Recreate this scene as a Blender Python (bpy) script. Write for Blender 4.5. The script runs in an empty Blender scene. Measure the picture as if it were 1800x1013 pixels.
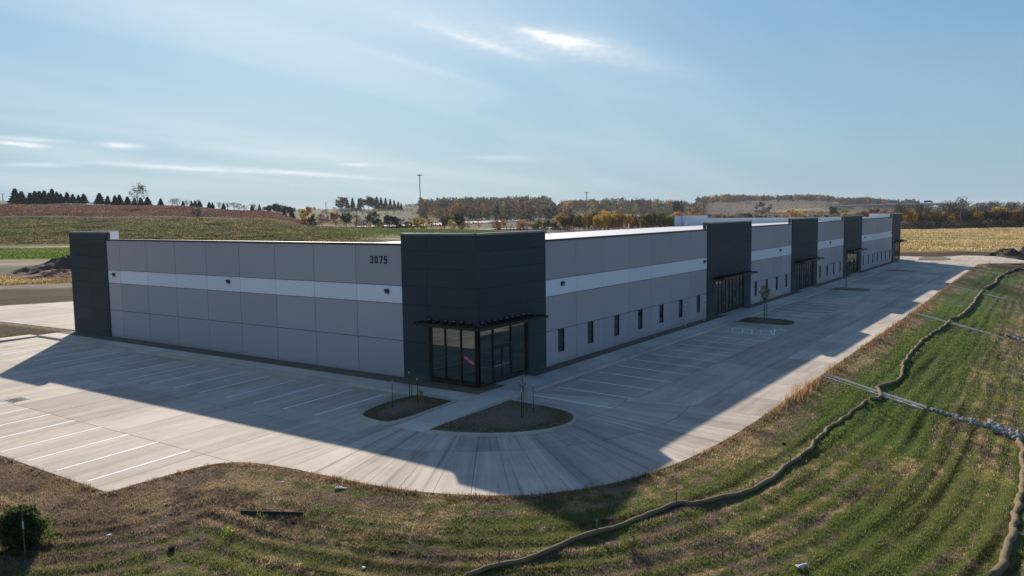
import bpy, math, random
import numpy as np
from mathutils import Vector

rnd = random.Random(7)
sc = bpy.context.scene
COL = sc.collection

# ------------------------------------------------------------------ camera
CAMP = dict(f=1419.612, yaw=34.874, pitch=-5.332, roll=-0.786, cx=-39.122, cy=-29.885, h=10.769)
_y, _t, _r = [math.radians(CAMP[k]) for k in ('yaw', 'pitch', 'roll')]
FW = np.array([math.cos(_y)*math.cos(_t), math.sin(_y)*math.cos(_t), math.sin(_t)])
_R = np.array([math.sin(_y), -math.cos(_y), 0.0]); _U = np.cross(_R, FW)
RT = _R*math.cos(_r)+_U*math.sin(_r); UP = -_R*math.sin(_r)+_U*math.cos(_r)
CC = np.array([CAMP['cx'], CAMP['cy'], CAMP['h']])
cam_d = bpy.data.cameras.new('camera'); cam = bpy.data.objects.new('camera', cam_d); COL.objects.link(cam)
cam_d.sensor_width = 36.0; cam_d.sensor_fit = 'HORIZONTAL'; cam_d.lens = CAMP['f']/1800.0*36.0
cam_d.clip_start = 0.3; cam_d.clip_end = 20000
from mathutils import Matrix
cam.matrix_world = Matrix(((RT[0], UP[0], -FW[0], CC[0]), (RT[1], UP[1], -FW[1], CC[1]), (RT[2], UP[2], -FW[2], CC[2]), (0, 0, 0, 1)))
sc.camera = cam

# ------------------------------------------------------------------ sun, sky, exposure
SUNV = Vector((1.345, 1.53, 1.0)).normalized()
SUN_EL = math.asin(SUNV.z); SUN_AZ = math.atan2(SUNV.y, SUNV.x)
sl = bpy.data.lights.new('sun', 'SUN'); so = bpy.data.objects.new('sun', sl); COL.objects.link(so)
so.rotation_euler = SUNV.to_track_quat('Z', 'Y').to_euler(); so.location = (60, 70, 60)
sl.energy = 4.15; sl.angle = math.radians(0.6); sl.color = (1.0, 0.90, 0.78)
sc.view_settings.view_transform = 'Standard'; sc.view_settings.look = 'None'
sc.view_settings.gamma = 1.0; sc.view_settings.exposure = 0.45; sc.view_settings.use_curve_mapping = False

world = bpy.data.worlds.new('World'); sc.world = world; world.use_nodes = True
class NT:
    """tiny node-tree helper"""
    def __init__(s, nt): s.nt = nt; s.n = nt.nodes; s.l = nt.links
    def new(s, t, **kw):
        nd = s.n.new(t)
        for k, v in kw.items():
            if k.startswith('i_'):
                key = k[2:]; key = int(key) if key.isdigit() else key.replace('_', ' ')
                inp = nd.inputs[key]
                if hasattr(v, 'is_output') or isinstance(v, bpy.types.NodeSocket): s.l.new(v, inp)
                else: inp.default_value = v
            else: setattr(nd, k, v)
        return nd
    def math(s, op, a, b=None, c=None, clamp=False):
        nd = s.n.new('ShaderNodeMath'); nd.operation = op; nd.use_clamp = clamp
        for i, v in enumerate((a, b, c)):
            if v is None: continue
            if isinstance(v, (int, float)): nd.inputs[i].default_value = v
            else: s.l.new(v, nd.inputs[i])
        return nd.outputs[0]
    def mix(s, fac, a, b, bt='MIX'):
        nd = s.n.new('ShaderNodeMix'); nd.data_type = 'RGBA'; nd.blend_type = bt
        for key, v in (('Factor', fac), ('A', a), ('B', b)):
            idx = {'Factor': 0, 'A': 6, 'B': 7}[key]
            if isinstance(v, (int, float)): nd.inputs[idx].default_value = v
            elif isinstance(v, tuple): nd.inputs[idx].default_value = (*v[:3], 1)
            else: s.l.new(v, nd.inputs[idx])
        return nd.outputs[2]
    def ramp(s, fac, stops):
        nd = s.n.new('ShaderNodeValToRGB'); s.l.new(fac, nd.inputs[0]); cr = nd.color_ramp
        while len(cr.elements) < len(stops): cr.elements.new(0.5)
        for e, (p, c) in zip(cr.elements, stops):
            e.position = p; e.color = (c, c, c, 1) if isinstance(c, (int, float)) else (*c, 1)
        return nd.outputs[0]
    def noise(s, vec, scale, detail=4, rough=0.55, dist=0.0):
        nd = s.n.new('ShaderNodeTexNoise'); nd.inputs['Scale'].default_value = scale; nd.inputs['Detail'].default_value = detail
        nd.inputs['Roughness'].default_value = rough; nd.inputs['Distortion'].default_value = dist
        if vec is not None: s.l.new(vec, nd.inputs['Vector'])
        return nd.outputs['Fac']
    def mapv(s, vec, scale=(1, 1, 1), rot=(0, 0, 0), loc=(0, 0, 0)):
        nd = s.n.new('ShaderNodeMapping'); s.l.new(vec, nd.inputs[0]); nd.inputs['Scale'].default_value = scale
        nd.inputs['Rotation'].default_value = rot; nd.inputs['Location'].default_value = loc
        return nd.outputs[0]

def build_world():
    w = NT(world.node_tree); w.n.clear()
    sky = w.new('ShaderNodeTexSky', sky_type='NISHITA', sun_disc=False, sun_elevation=SUN_EL,
                sun_rotation=math.pi/2-SUN_AZ, altitude=250, air_density=1.1, dust_density=1.0, ozone_density=2.2)
    tc = w.new('ShaderNodeTexCoord'); g = tc.outputs['Generated']
    sep = w.new('ShaderNodeSeparateXYZ'); w.l.new(g, sep.inputs[0])
    az = w.math('ARCTAN2', sep.outputs[1], sep.outputs[0]); el = w.math('ARCSINE', sep.outputs[2])
    comb = w.new('ShaderNodeCombineXYZ'); w.l.new(az, comb.inputs[0]); w.l.new(el, comb.inputs[1]); ae = comb.outputs[0]
    # soft high cirrus: projected on a plane so that it thickens towards the horizon
    zz = w.math('ADD', w.math('ABSOLUTE', sep.outputs[2]), 0.12)
    pc = w.new('ShaderNodeCombineXYZ'); w.l.new(w.math('DIVIDE', sep.outputs[0], zz), pc.inputs[0]); w.l.new(w.math('DIVIDE', sep.outputs[1], zz), pc.inputs[1])
    veil = w.noise(w.mapv(pc.outputs[0], (0.35, 1.3, 1), (0, 0, math.radians(-20))), 1.1, 5, 0.5, 0.6)
    veil = w.ramp(veil, [(0.38, 0.0), (0.72, 1.0)])
    fine = w.noise(w.mapv(ae, (9, 60, 1), (0, 0, math.radians(-6))), 1.0, 5, 0.6, 0.3)
    veil = w.math('MULTIPLY', veil, w.ramp(fine, [(0.2, 0.70), (0.8, 1.0)]))
    # veil lies mainly around and left of the sun
    daz = w.math('SUBTRACT', az, SUN_AZ+0.02)
    daz = w.math('MINIMUM', daz, 0.0)   # the veil goes on to the left, and thins out to the right
    near = w.math('EXPONENT', w.math('MULTIPLY', w.math('MULTIPLY', daz, daz), -3.6))
    veil = w.math('MULTIPLY', w.math('MULTIPLY', veil, near), 0.30)
    wob = w.math('MULTIPLY', w.math('SUBTRACT', w.noise(w.mapv(ae, (55, 170, 1)), 1.0, 6, 0.7), 0.5), 2.6)
    def azel(u, v):
        d = FW + RT*(u-900)/CAMP['f'] - UP*(v-506.5)/CAMP['f']; d /= np.linalg.norm(d)
        return math.atan2(d[1], d[0]), math.asin(d[2])
    def wisp(u, v, su, sv, tilt, amp, soft=1.0):
        a0, e0 = azel(u, v); ca, sa = math.cos(math.radians(tilt)), math.sin(math.radians(tilt))
        da = w.math('SUBTRACT', az, a0); de = w.math('SUBTRACT', el, e0)
        # image right = -az
        p = w.math('DIVIDE', w.math('ADD', w.math('MULTIPLY', da, -ca), w.math('MULTIPLY', de, -sa)), su/CAMP['f'])
        q = w.math('DIVIDE', w.math('ADD', w.math('MULTIPLY', da, sa*-1), w.math('MULTIPLY', de, ca)), sv/CAMP['f'])
        r2 = w.math('ADD', w.math('MULTIPLY', p, p), w.math('MULTIPLY', q, q))
        r2 = w.math('ADD', r2, w.math('MULTIPLY', wob, soft))
        return w.math('MULTIPLY', w.math('EXPONENT', w.math('MULTIPLY', w.math('MAXIMUM', r2, 0.0), -1.0)), amp)
    tot = veil
    for a in ((955, 62, 38, 6, 14, 0.7), (998, 74, 28, 7, 4, 0.72), (1010, 75, 75, 18, 8, 0.32), (900, 62, 140, 30, 12, 0.14), (845, 75, 80, 7, 17, 0.42),
              (800, 60, 130, 20, 17, 0.14), (720, 110, 120, 6, 16, 0.12), (1060, 95, 130, 18, 14, 0.2),
              (212, 256, 26, 4, 3, 0.85), (22, 252, 28, 2.6, 3, 0.8), (60, 257, 18, 3, 2, 0.5), (50, 245, 50, 3, 2, 0.4),
              (330, 296, 140, 3.5, 3.0, 0.5), (540, 305, 120, 3.5, 4.5, 0.45), (65, 290, 45, 3, 0, 0.45), (628, 290, 26, 2.5, 1, 0.5),
              (880, 278, 60, 4, 1, 0.22), (420, 262, 150, 8, 5, 0.2)):
        tot = w.math('ADD', tot, wisp(*a))
    tot = w.math('MINIMUM', tot, 1.0)
    skyc = sky.outputs[0]
    # a clear-sky saturation pull: thin haze whitening near the horizon
    hz = w.math('EXPONENT', w.math('MULTIPLY', w.math('ABSOLUTE', el), -6.0))
    skyc = w.mix(w.math('MULTIPLY', hz, 0.78), skyc, (8.2, 8.3, 7.6))
    # soft shoulder, as a camera gives a bright sky
    E_ = 0.075*2**0.45*0.86
    sepc = w.new('ShaderNodeSeparateColor'); w.l.new(skyc, sepc.inputs[0]); cmb = w.new('ShaderNodeCombineColor')
    for i, (k_, M_) in enumerate(((0.56, 0.66), (0.90, 0.79), (1.30, 0.89))):
        e_ = w.math('EXPONENT', w.math('MULTIPLY', sepc.outputs[i], -k_*E_/M_))
        w.l.new(w.math('MULTIPLY', w.math('SUBTRACT', 1.0, e_), M_/E_), cmb.inputs[i])
    out = w.mix(tot, cmb.outputs[0], (9.6, 10.0, 10.3))
    bg = w.new('ShaderNodeBackground'); w.l.new(out, bg.inputs[0]); bg.inputs[1].default_value = 0.075
    o = w.new('ShaderNodeOutputWorld'); w.l.new(bg.outputs[0], o.inputs[0])
build_world()
#@@WORLD_END

# ------------------------------------------------------------------ numeric helpers
def _hash(ix, iy, seed):
    h = (ix.astype(np.int64)*374761393 + iy.astype(np.int64)*668265263 + seed*1442695041) & 0xFFFFFFFF
    h = ((h ^ (h >> 13))*1274126177) & 0xFFFFFFFF
    h = h ^ (h >> 16)
    return (h & 0xFFFF)/65535.0
def vnoise(x, y, seed=0):
    x = np.asarray(x, float); y = np.asarray(y, float)
    ix = np.floor(x); iy = np.floor(y); fx = x-ix; fy = y-iy
    fx = fx*fx*(3-2*fx); fy = fy*fy*(3-2*fy)
    a = _hash(ix, iy, seed); b = _hash(ix+1, iy, seed); c = _hash(ix, iy+1, seed); d = _hash(ix+1, iy+1, seed)
    return (a*(1-fx)+b*fx)*(1-fy)+(c*(1-fx)+d*fx)*fy
def fbm(x, y, seed=0, o=4):
    t = 0; a = 0.5; n = 0
    for i in range(o):
        t = t+a*vnoise(x, y, seed+i*17); n += a; a *= 0.5; x = x*2.03+5.1; y = y*2.03+1.7
    return t/n
def sstep(a, b, x):
    t = np.clip((np.asarray(x, float)-a)/(b-a), 0, 1); return t*t*(3-2*t)

def catmull(P, n=4):
    P = [np.array(p, float) for p in P]; out = []
    for i in range(len(P)-1):
        p0 = P[max(i-1, 0)]; p1 = P[i]; p2 = P[i+1]; p3 = P[min(i+2, len(P)-1)]
        for k in range(n):
            t = k/n
            out.append(0.5*((2*p1)+(-p0+p2)*t+(2*p0-5*p1+4*p2-p3)*t*t+(-p0+3*p1-3*p2+p3)*t**3))
    out.append(P[-1]); return [tuple(p) for p in out]

# ------------------------------------------------------------------ site outline (metres, ground plan)
front_arc = catmull([(-20.5, 2.6), (-18.5, 2.35), (-17.2, 1.9), (-16.4, 0.7), (-16.0, -1.2), (-15.8, -3.5), (-15.6, -5.8), (-15.2, -8.0),
                     (-14.5, -9.9), (-13.6, -11.5), (-12.4, -12.9), (-10.3, -14.3), (-7.8, -15.3), (-4.9, -15.9), (-1, -16.25), (4, -16.35)], 3)
SITE = [(-22, 49.4), (-22, 2.7)] + front_arc + [(27, -16.1), (58, -15.9), (88, -15.3), (140, -14.9), (145, -16.5), (148.3, -22), (151, -60), (159, -60),
        (156.5, -22), (172, -15.5), (170, -9), (164, -7), (160, -4.4), (160, 50), (156, 80), (15, 78.7), (7.4, 82), (-4, 86), (0.2, 65), (1.0, 49.4)]
SP = np.array(SITE)
def sdist(x, y, poly=SP):
    """signed distance to the site outline, negative inside"""
    x = np.asarray(x, float); y = np.asarray(y, float)
    shp = x.shape; x = x.ravel(); y = y.ravel()
    best = np.full(x.shape, 1e18); inside = np.zeros(x.shape, bool)
    n = len(poly)
    for i in range(n):
        ax, ay = poly[i]; bx, by = poly[(i+1) % n]
        dx, dy = bx-ax, by-ay
        t = np.clip(((x-ax)*dx+(y-ay)*dy)/(dx*dx+dy*dy+1e-12), 0, 1)
        best = np.minimum(best, (x-ax-t*dx)**2+(y-ay-t*dy)**2)
        if ay != by:
            c = ((ay > y) != (by > y)) & (x < (bx-ax)*(y-ay)/(by-ay)+ax)
            inside ^= c
    d = np.sqrt(best)
    return np.where(inside, -d, d).reshape(shp)
def zpave(x, y):
    x = np.asarray(x, float); y = np.asarray(y, float)
    a = np.maximum(-x, 0); b = np.maximum(-y, 0)
    b = np.minimum(b, 17.0); a = np.minimum(a, 23.0)
    return -0.15-0.02*np.hypot(a, b)
# far terrain: for directions named by their place in the picture, (distance, height, colour) rings
G_ = dict(soil=(.072, .046, .026), gravel=(.24, .20, .155), dry=(.33, .22, .10), green=(.10, .16, .035), tan=(.33, .24, .13), hill=(.070, .068, .028),
          hillb=(.105, .075, .038), pink=(.165, .092, .062), red=(.115, .042, .028), olive=(.14, .15, .06), field=(.115, .11, .06), yel=(.36, .28, .11),
          straw=(.50, .36, .15), wood=(.07, .06, .04), brown=(.135, .092, .066), far=(.10, .11, .09), dkred=(.12, .05, .04), road=(.4, .38, .35))
FARC = {
 -400: [(80, -1, 'hill'), (200, 0, 'hill'), (420, 12, 'hill'), (600, 24, 'red'), (900, 24, 'olive'), (6000, 10, 'far')],
 0: [(92, -.7, 'soil'), (128, -.7, 'soil'), (131, -.8, 'gravel'), (139, -.9, 'gravel'), (143, -.9, 'dry'), (163, -.8, 'dry'), (168, -.7, 'gravel'), (205, -.3, 'gravel'),
     (212, 0, 'dry'), (220, .3, 'green'), (254, 1.4, 'green'), (260, 1.5, 'tan'), (268, 1.8, 'tan'), (276, 2.3, 'hill'), (415, 12.0, 'hill'), (421, 12.3, 'pink'), (455, 14.6, 'pink'), (465, 15.3, 'red'),
     (548, 21.0, 'red'), (556, 21.6, 'tan'), (565, 21.8, 'olive'), (700, 27.0, 'olive'), (900, 27, 'olive'), (6000, 10, 'far')],
 110: [(92, -.7, 'soil'), (128, -.7, 'soil'), (131, -.8, 'gravel'), (139, -.9, 'gravel'), (143, -.9, 'dry'), (163, -.8, 'dry'), (168, -.7, 'gravel'), (205, -.3, 'gravel'),
     (212, 0, 'dry'), (220, .3, 'green'), (254, 1.4, 'green'), (260, 1.5, 'tan'), (268, 1.8, 'tan'), (276, 2.3, 'hill'), (415, 11.6, 'hill'), (421, 12.0, 'pink'), (455, 14.6, 'pink'), (462, 15.1, 'red'),
     (548, 20.8, 'red'), (556, 21.2, 'tan'), (620, 20, 'far'), (6000, 10, 'far')],
 300: [(110, -1, 'soil'), (260, 1, 'soil'), (286, 2, 'tan'), (300, 2.6, 'hill'), (410, 10.6, 'hill'), (418, 11, 'hillb'), (424, 11.3, 'pink'), (445, 12.4, 'pink'), (455, 13, 'red'), (545, 18.6, 'red'), (552, 18.8, 'tan'), (640, 17, 'far'), (1500, 16, 'far'), (6000, 10, 'far')],
 450: [(110, -1, 'soil'), (265, 1, 'dkred'), (285, 1.7, 'dkred'), (290, 2, 'yel'), (300, 2.3, 'yel'), (310, 2.9, 'hillb'), (400, 8.6, 'hill'), (408, 8.9, 'tan'), (416, 9.2, 'pink'), (440, 10.2, 'pink'), (450, 10.8, 'red'), (520, 14.3, 'red'), (528, 14.4, 'tan'), (640, 13, 'far'), (1100, 18, 'pink'), (1500, 19, 'far'), (6000, 10, 'far')],
 560: [(110, -1, 'soil'), (260, .6, 'dkred'), (284, 1.3, 'dkred'), (292, 1.6, 'tan'), (310, 2, 'green'), (350, 3.2, 'green'), (360, 3.5, 'hillb'), (430, 5.7, 'tan'), (437, 6.0, 'pink'), (470, 6.4, 'red'), (520, 5, 'brown'), (700, 3, 'field'), (1100, 16, 'field'), (1400, 19, 'field'), (6000, 10, 'far')],
 650: [(110, -1, 'soil'), (265, 1.0, 'dkred'), (284, 1.9, 'dkred'), (290, 2.1, 'tan'), (305, 2.5, 'hillb'), (330, 3.0, 'green'), (385, 4.0, 'green'), (395, 4.1, 'hillb'), (410, 4.2, 'brown'), (470, 2, 'brown'), (650, 1, 'field'), (900, 9.5, 'field'), (1150, 17.5, 'olive'), (1400, 19, 'field'), (6000, 10, 'far')],
 760: [(110, -1, 'soil'), (300, 1.4, 'tan'), (315, 2, 'hillb'), (322, 2.3, 'green'), (400, 3.2, 'green'), (410, 3.1, 'brown'), (440, 1.8, 'tan'), (520, 2, 'brown'), (620, 2, 'field'), (720, 3, 'wood'), (900, 8, 'wood'), (1300, 21, 'wood'), (6000, 10, 'far')],
 950: [(110, -1, 'soil'), (330, .8, 'tan'), (372, 1.1, 'tan'), (380, 1.2, 'hillb'), (440, 1, 'brown'), (760, 2, 'brown'), (833, 2, 'field'), (900, 3.5, 'brown'), (1200, 17, 'wood'), (1450, 26, 'wood'), (6000, 10, 'far')],
 1010: [(110, -1, 'soil'), (330, .3, 'tan'), (400, .3, 'hillb'), (440, .3, 'brown'), (760, 1.5, 'brown'), (950, 2, 'field'), (1050, 3.5, 'wood'), (1300, 12, 'brown'), (1500, 20, 'red'), (1700, 23, 'red'), (6000, 10, 'far')],
 1100: [(110, -1, 'soil'), (340, -.4, 'tan'), (430, -.4, 'brown'), (600, 1, 'brown'), (1200, 2, 'brown'), (1300, 7, 'wood'), (1600, 26, 'wood'), (6000, 10, 'far')],
 1200: [(110, -1, 'soil'), (350, -.5, 'soil'), (450, -.5, 'brown'), (700, 1, 'brown'), (1200, 2.2, 'brown'), (1350, 3, 'brown'), (1400, 9, 'red'), (1500, 13, 'brown'), (1600, 18, 'wood'), (1800, 26, 'wood'), (6000, 10, 'far')],
 1300: [(110, -1, 'soil'), (350, -.5, 'brown'), (480, 0, 'brown'), (900, 1.5, 'brown'), (1000, 2, 'dkred'), (1380, 2.5, 'brown'), (1450, 5, 'red'), (1560, 10, 'brown'), (1750, 25, 'brown'), (1820, 29.5, 'brown'), (1900, 31, 'wood'), (6000, 10, 'far')],
 1420: [(110, -1, 'soil'), (350, -.5, 'brown'), (420, 0, 'olive'), (480, 0, 'olive'), (560, 0, 'brown'), (1300, 4, 'brown'), (1400, 7, 'tan'), (1600, 17, 'brown'), (1750, 25, 'brown'), (1900, 29, 'wood'), (6000, 10, 'far')],
 1500: [(110, -1, 'soil'), (350, -.8, 'brown'), (500, -.5, 'olive'), (900, 0, 'brown'), (1300, 3, 'brown'), (1600, 12, 'wood'), (1800, 20, 'wood'), (6000, 10, 'far')],
 1590: [(150, -.8, 'soil'), (196, -.9, 'soil'), (204, -1, 'straw'), (436, -1, 'straw'), (446, -1, 'hill'), (900, 0, 'brown'), (1500, 6, 'wood'), (1900, 11, 'wood'), (2600, 8, 'far'), (6000, 10, 'far')],
 1700: [(150, -.8, 'soil'), (200, -.9, 'soil'), (207, -1, 'straw'), (436, -1, 'straw'), (446, -1, 'wood'), (900, 0, 'wood'), (2500, 7, 'far'), (6000, 12, 'far')],
 1800: [(150, -.8, 'soil'), (196, -.9, 'soil'), (206, -1, 'straw'), (436, -1, 'straw'), (446, -1, 'wood'), (900, 0, 'wood'), (2500, 8, 'far'), (6000, 12, 'far')],
 2200: [(60, -2, 'hill'), (190, -1, 'dry'), (420, -1, 'straw'), (446, -1, 'wood'), (900, 0, 'wood'), (2500, 8, 'far'), (6000, 12, 'far')],
}
def azu(u):
    d = FW + RT*(u-900)/CAMP['f'] - UP*(365-506.5)/CAMP['f']; return math.atan2(d[1], d[0])
def rsc(u): return 1.0/math.cos(azu(u)-_y)   # slant distance from depth along the view
_cu = sorted(FARC); _caz = np.array([azu(u) for u in _cu])   # decreasing azimuth with u
def far_eval(x, y):
    dx = x-CC[0]; dy = y-CC[1]; r = np.hypot(dx, dy); az = np.arctan2(dy, dx)
    # wander the ring boundaries a little
    rw = r*(1+0.045*(fbm(x*0.012, y*0.012, 3)-0.5))
    Z = []; Cc = []
    for u in _cu:
        L = FARC[u]; k_ = rsc(min(max(u, -100), 1900)); rr = [q[0]*k_ for q in L]
        Z.append(np.interp(r, rr, [q[1] for q in L]))
        Cc.append(np.stack([np.interp(rw, rr, [G_[q[2]][k] for q in L]) for k in range(3)], -1))
    s = np.interp(-az, -_caz, np.arange(len(_cu)))
    # directions far outside the picture take the nearest column
    i = np.clip(np.floor(s).astype(int), 0, len(_cu)-2); f = np.clip(s-i, 0, 1)
    Z = np.array(Z); Cc = np.array(Cc); idx = np.arange(x.size)
    f2 = f*f*(3-2*f)
    z = Z[i, idx]*(1-f2)+Z[i+1, idx]*f2
    c = Cc[i, idx]*(1-f2)[:, None]+Cc[i+1, idx]*f2[:, None]
    return z, c, r
def H(x, y, full=False):
    x = np.atleast_1d(np.asarray(x, float)); y = np.atleast_1d(np.asarray(y, float)); shp = x.shape
    x = x.ravel(); y = y.ravel()
    d = sdist(x, y)
    ze = zpave(np.clip(x, -22, 200), np.clip(y, -16.3, 80))
    s = 0.115+0.13*sstep(-6, 12, x)-0.05*sstep(95, 130, x)
    s = np.where((y > 40) & (x < 30), 0.0, s); s = np.where((y > 20) & (x > 5), 0.01, s); s = np.where((x > 150) & (y > -20), 0.012, s)
    s = s*(1-sstep(30, 48, y)*(x < -20))
    dd = np.maximum(d, 0)
    run = np.where(dd < 12.5, dd, 12.5+0.12*(dd-12.5))
    zn = ze-s*run
    zn = zn+sstep(0.5, 3, dd)*0.16*(fbm(x*0.35, y*0.35, 11)-0.5)*(y < 30)+sstep(0.3, 1.5, dd)*0.05*(fbm(x*1.7, y*1.7, 12)-0.5)
    # tyre and rake ridges follow the edge of the lot
    zn = zn+sstep(1.5, 3, dd)*(1-sstep(14, 18, dd))*0.035*np.sin(dd*7.0+5*fbm(x*.12, y*.12, 31))*(y < 30)
    zf, c, r = far_eval(x, y)
    zf = zf+sstep(150, 300, r)*0.7*(fbm(x*0.02, y*0.02, 21)-0.5)
    zf = zf+sstep(850, 1350, r)*9*(fbm(x*0.0045, y*0.0045, 23, 3)-0.5)
    w = sstep(22, 60, d)
    z = zn*(1-w)+zf*w
    # under slabs and building the earth sits just below them
    z = np.where(d < 0, ze-0.03-np.clip(-d, 0, 0.5)*0.6, z)
    z = np.where((d < 0) & (d > -0.0), ze, z)
    if full: return z.reshape(shp), c, d, w, r
    return z.reshape(shp)
def at(u, v, zoff=0.0, rmax=3000):
    """the point of the terrain seen at a place of the photograph"""
    d = FW + RT*(u-900)/CAMP['f'] - UP*(v-506.5)/CAMP['f']; d = d/np.hypot(d[0], d[1])
    rr = np.exp(np.linspace(math.log(8), math.log(rmax), 900))
    X = CC[0]+d[0]*rr; Y = CC[1]+d[1]*rr; Zr = CC[2]+d[2]*rr; h = H(X, Y)+zoff
    below = np.where(Zr <= h)[0]
    if len(below) == 0: k = len(rr)-1; return (X[k], Y[k], float(h[k]))
    k = below[0]
    if k == 0: return (X[0], Y[0], float(h[0]))
    lo, hi = rr[k-1], rr[k]
    for _ in range(14):
        m = (lo+hi)/2
        if CC[2]+d[2]*m <= H(CC[0]+d[0]*m, CC[1]+d[1]*m)[0]+zoff: hi = m
        else: lo = m
    X = CC[0]+d[0]*hi; Y = CC[1]+d[1]*hi
    return (float(X), float(Y), float(H(X, Y)[0]))
def polar(u, r):
    a = azu(u); r = r*rsc(u); X = CC[0]+math.cos(a)*r; Y = CC[1]+math.sin(a)*r
    return (X, Y, float(H(X, Y)[0]))

# ------------------------------------------------------------------ materials
def mat(name, fn):
    m = bpy.data.materials.new(name); m.use_nodes = True; t = NT(m.node_tree)
    bsdf = t.n['Principled BSDF']; fn(t, bsdf); return m
def plain(name, col, rough=0.6, metal=0.0, spec=0.5, var=0.10, scale=3.0, bump=0.0):
    def f(t, b):
        g = t.new('ShaderNodeNewGeometry').outputs['Position']
        n = t.noise(g, scale, 5, 0.6)
        c = t.mix(n, tuple(v*(1-var) for v in col), tuple(min(1, v*(1+var)) for v in col))
        t.l.new(c, b.inputs['Base Color']); b.inputs['Roughness'].default_value = rough; b.inputs['Metallic'].default_value = metal
        b.inputs['Specular IOR Level'].default_value = spec
        if bump:
            bp = t.new('ShaderNodeBump'); bp.inputs['Strength'].default_value = bump; bp.inputs['Distance'].default_value = 0.02
            t.l.new(t.noise(g, scale*12, 4, 0.6), bp.inputs['Height']); t.l.new(bp.outputs[0], b.inputs['Normal'])
    return mat(name, f)
def wallmat(name, col, streak=0.06):
    def f(t, b):
        g = t.new('ShaderNodeNewGeometry').outputs['Position']
        oi = t.new('ShaderNodeObjectInfo').outputs['Random']
        big = t.noise(g, 0.35, 4, 0.6); run = t.noise(t.mapv(g, (3.5, 3.5, 0.22)), 1.0, 4, 0.65); fine = t.noise(g, 9, 3, 0.7)
        v = t.math('ADD', t.math('MULTIPLY', big, 0.10), t.math('MULTIPLY', run, streak))
        v = t.math('ADD', v, t.math('MULTIPLY', fine, 0.04)); v = t.math('ADD', v, t.math('MULTIPLY', oi, 0.13)); v = t.math('ADD', v, 0.885)
        # splash-back dust on the lowest foot of the wall
        sp = t.new('ShaderNodeSeparateXYZ'); t.l.new(g, sp.inputs[0])
        low = t.math('MULTIPLY', t.math('SUBTRACT', 1.0, t.math('MULTIPLY', sp.outputs[2], 2.2), clamp=True), t.noise(g, 2.5, 4, 0.7))
        c = t.mix(1.0, col, v, 'MULTIPLY') if False else None
        vc = t.new('ShaderNodeCombineColor'); [t.l.new(v, vc.inputs[i]) for i in range(3)]
        c = t.mix(1.0, col, vc.outputs[0], 'MULTIPLY')
        c = t.mix(t.math('MULTIPLY', low, 0.6), c, (0.24, 0.20, 0.16))
        t.l.new(c, b.inputs['Base Color']); b.inputs['Roughness'].default_value = 0.72; b.inputs['Specular IOR Level'].default_value = 0.25
        bp = t.new('ShaderNodeBump'); bp.inputs['Strength'].default_value = 0.12; bp.inputs['Distance'].default_value = 0.01
        t.l.new(fine, bp.inputs['Height']); t.l.new(bp.outputs[0], b.inputs['Normal'])
    return mat(name, f)
M_grey = wallmat('grey wall paint', (0.495, 0.445, 0.445))
M_band = wallmat('pale band paint', (0.92, 0.89, 0.89))
M_dark = wallmat('charcoal paint', (0.050, 0.062, 0.066), 0.10)
M_core = plain('joint sealant', (0.035, 0.036, 0.04), 0.9)
M_white = plain('white parapet liner', (0.78, 0.78, 0.78), 0.6)
M_cope = plain('black coping metal', (0.018, 0.018, 0.02), 0.45, 0.0)
M_copet = plain('charcoal coping metal', (0.24, 0.25, 0.26), 0.28, 0.4)  # charcoal lifted in base colour to paint in the sun highlight
M_black = plain('black metal', (0.012, 0.012, 0.013), 0.5)
M_steel = plain('satin steel', (0.6, 0.6, 0.6), 0.3, 0.9)
M_lens = plain('lamp lens', (0.25, 0.26, 0.28), 0.2)
def roofm(t, b):
    g = t.new('ShaderNodeNewGeometry').outputs['Position']
    n = t.noise(g, 0.12, 4, 0.6); s = t.noise(t.mapv(g, (0.05, 1.2, 1)), 1, 3, 0.6)
    c = t.mix(t.math('MULTIPLY', t.math('ADD', n, s), 0.5), (0.66, 0.62, 0.58), (0.86, 0.84, 0.82))
    t.l.new(c, b.inputs['Base Color']); b.inputs['Roughness'].default_value = 0.45
M_roof = mat('white roof membrane', roofm)
def glassm(t, b):
    oi = t.new('ShaderNodeObjectInfo').outputs['Random']
    t.l.new(t.mix(oi, (0.006, 0.008, 0.009), (0.014, 0.016, 0.017)), b.inputs['Base Color'])
    b.inputs['Roughness'].default_value = 0.015; b.inputs['Specular Tint'].default_value = (0.80, 1.0, 0.96, 1); b.inputs['IOR'].default_value = 2.25; b.inputs['Specular IOR Level'].default_value = 0.5
M_glass = mat('tinted window glass', glassm)
def concm(axis_rot, *a, **k):
    return _concm(axis_rot, *a, **k)
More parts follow.
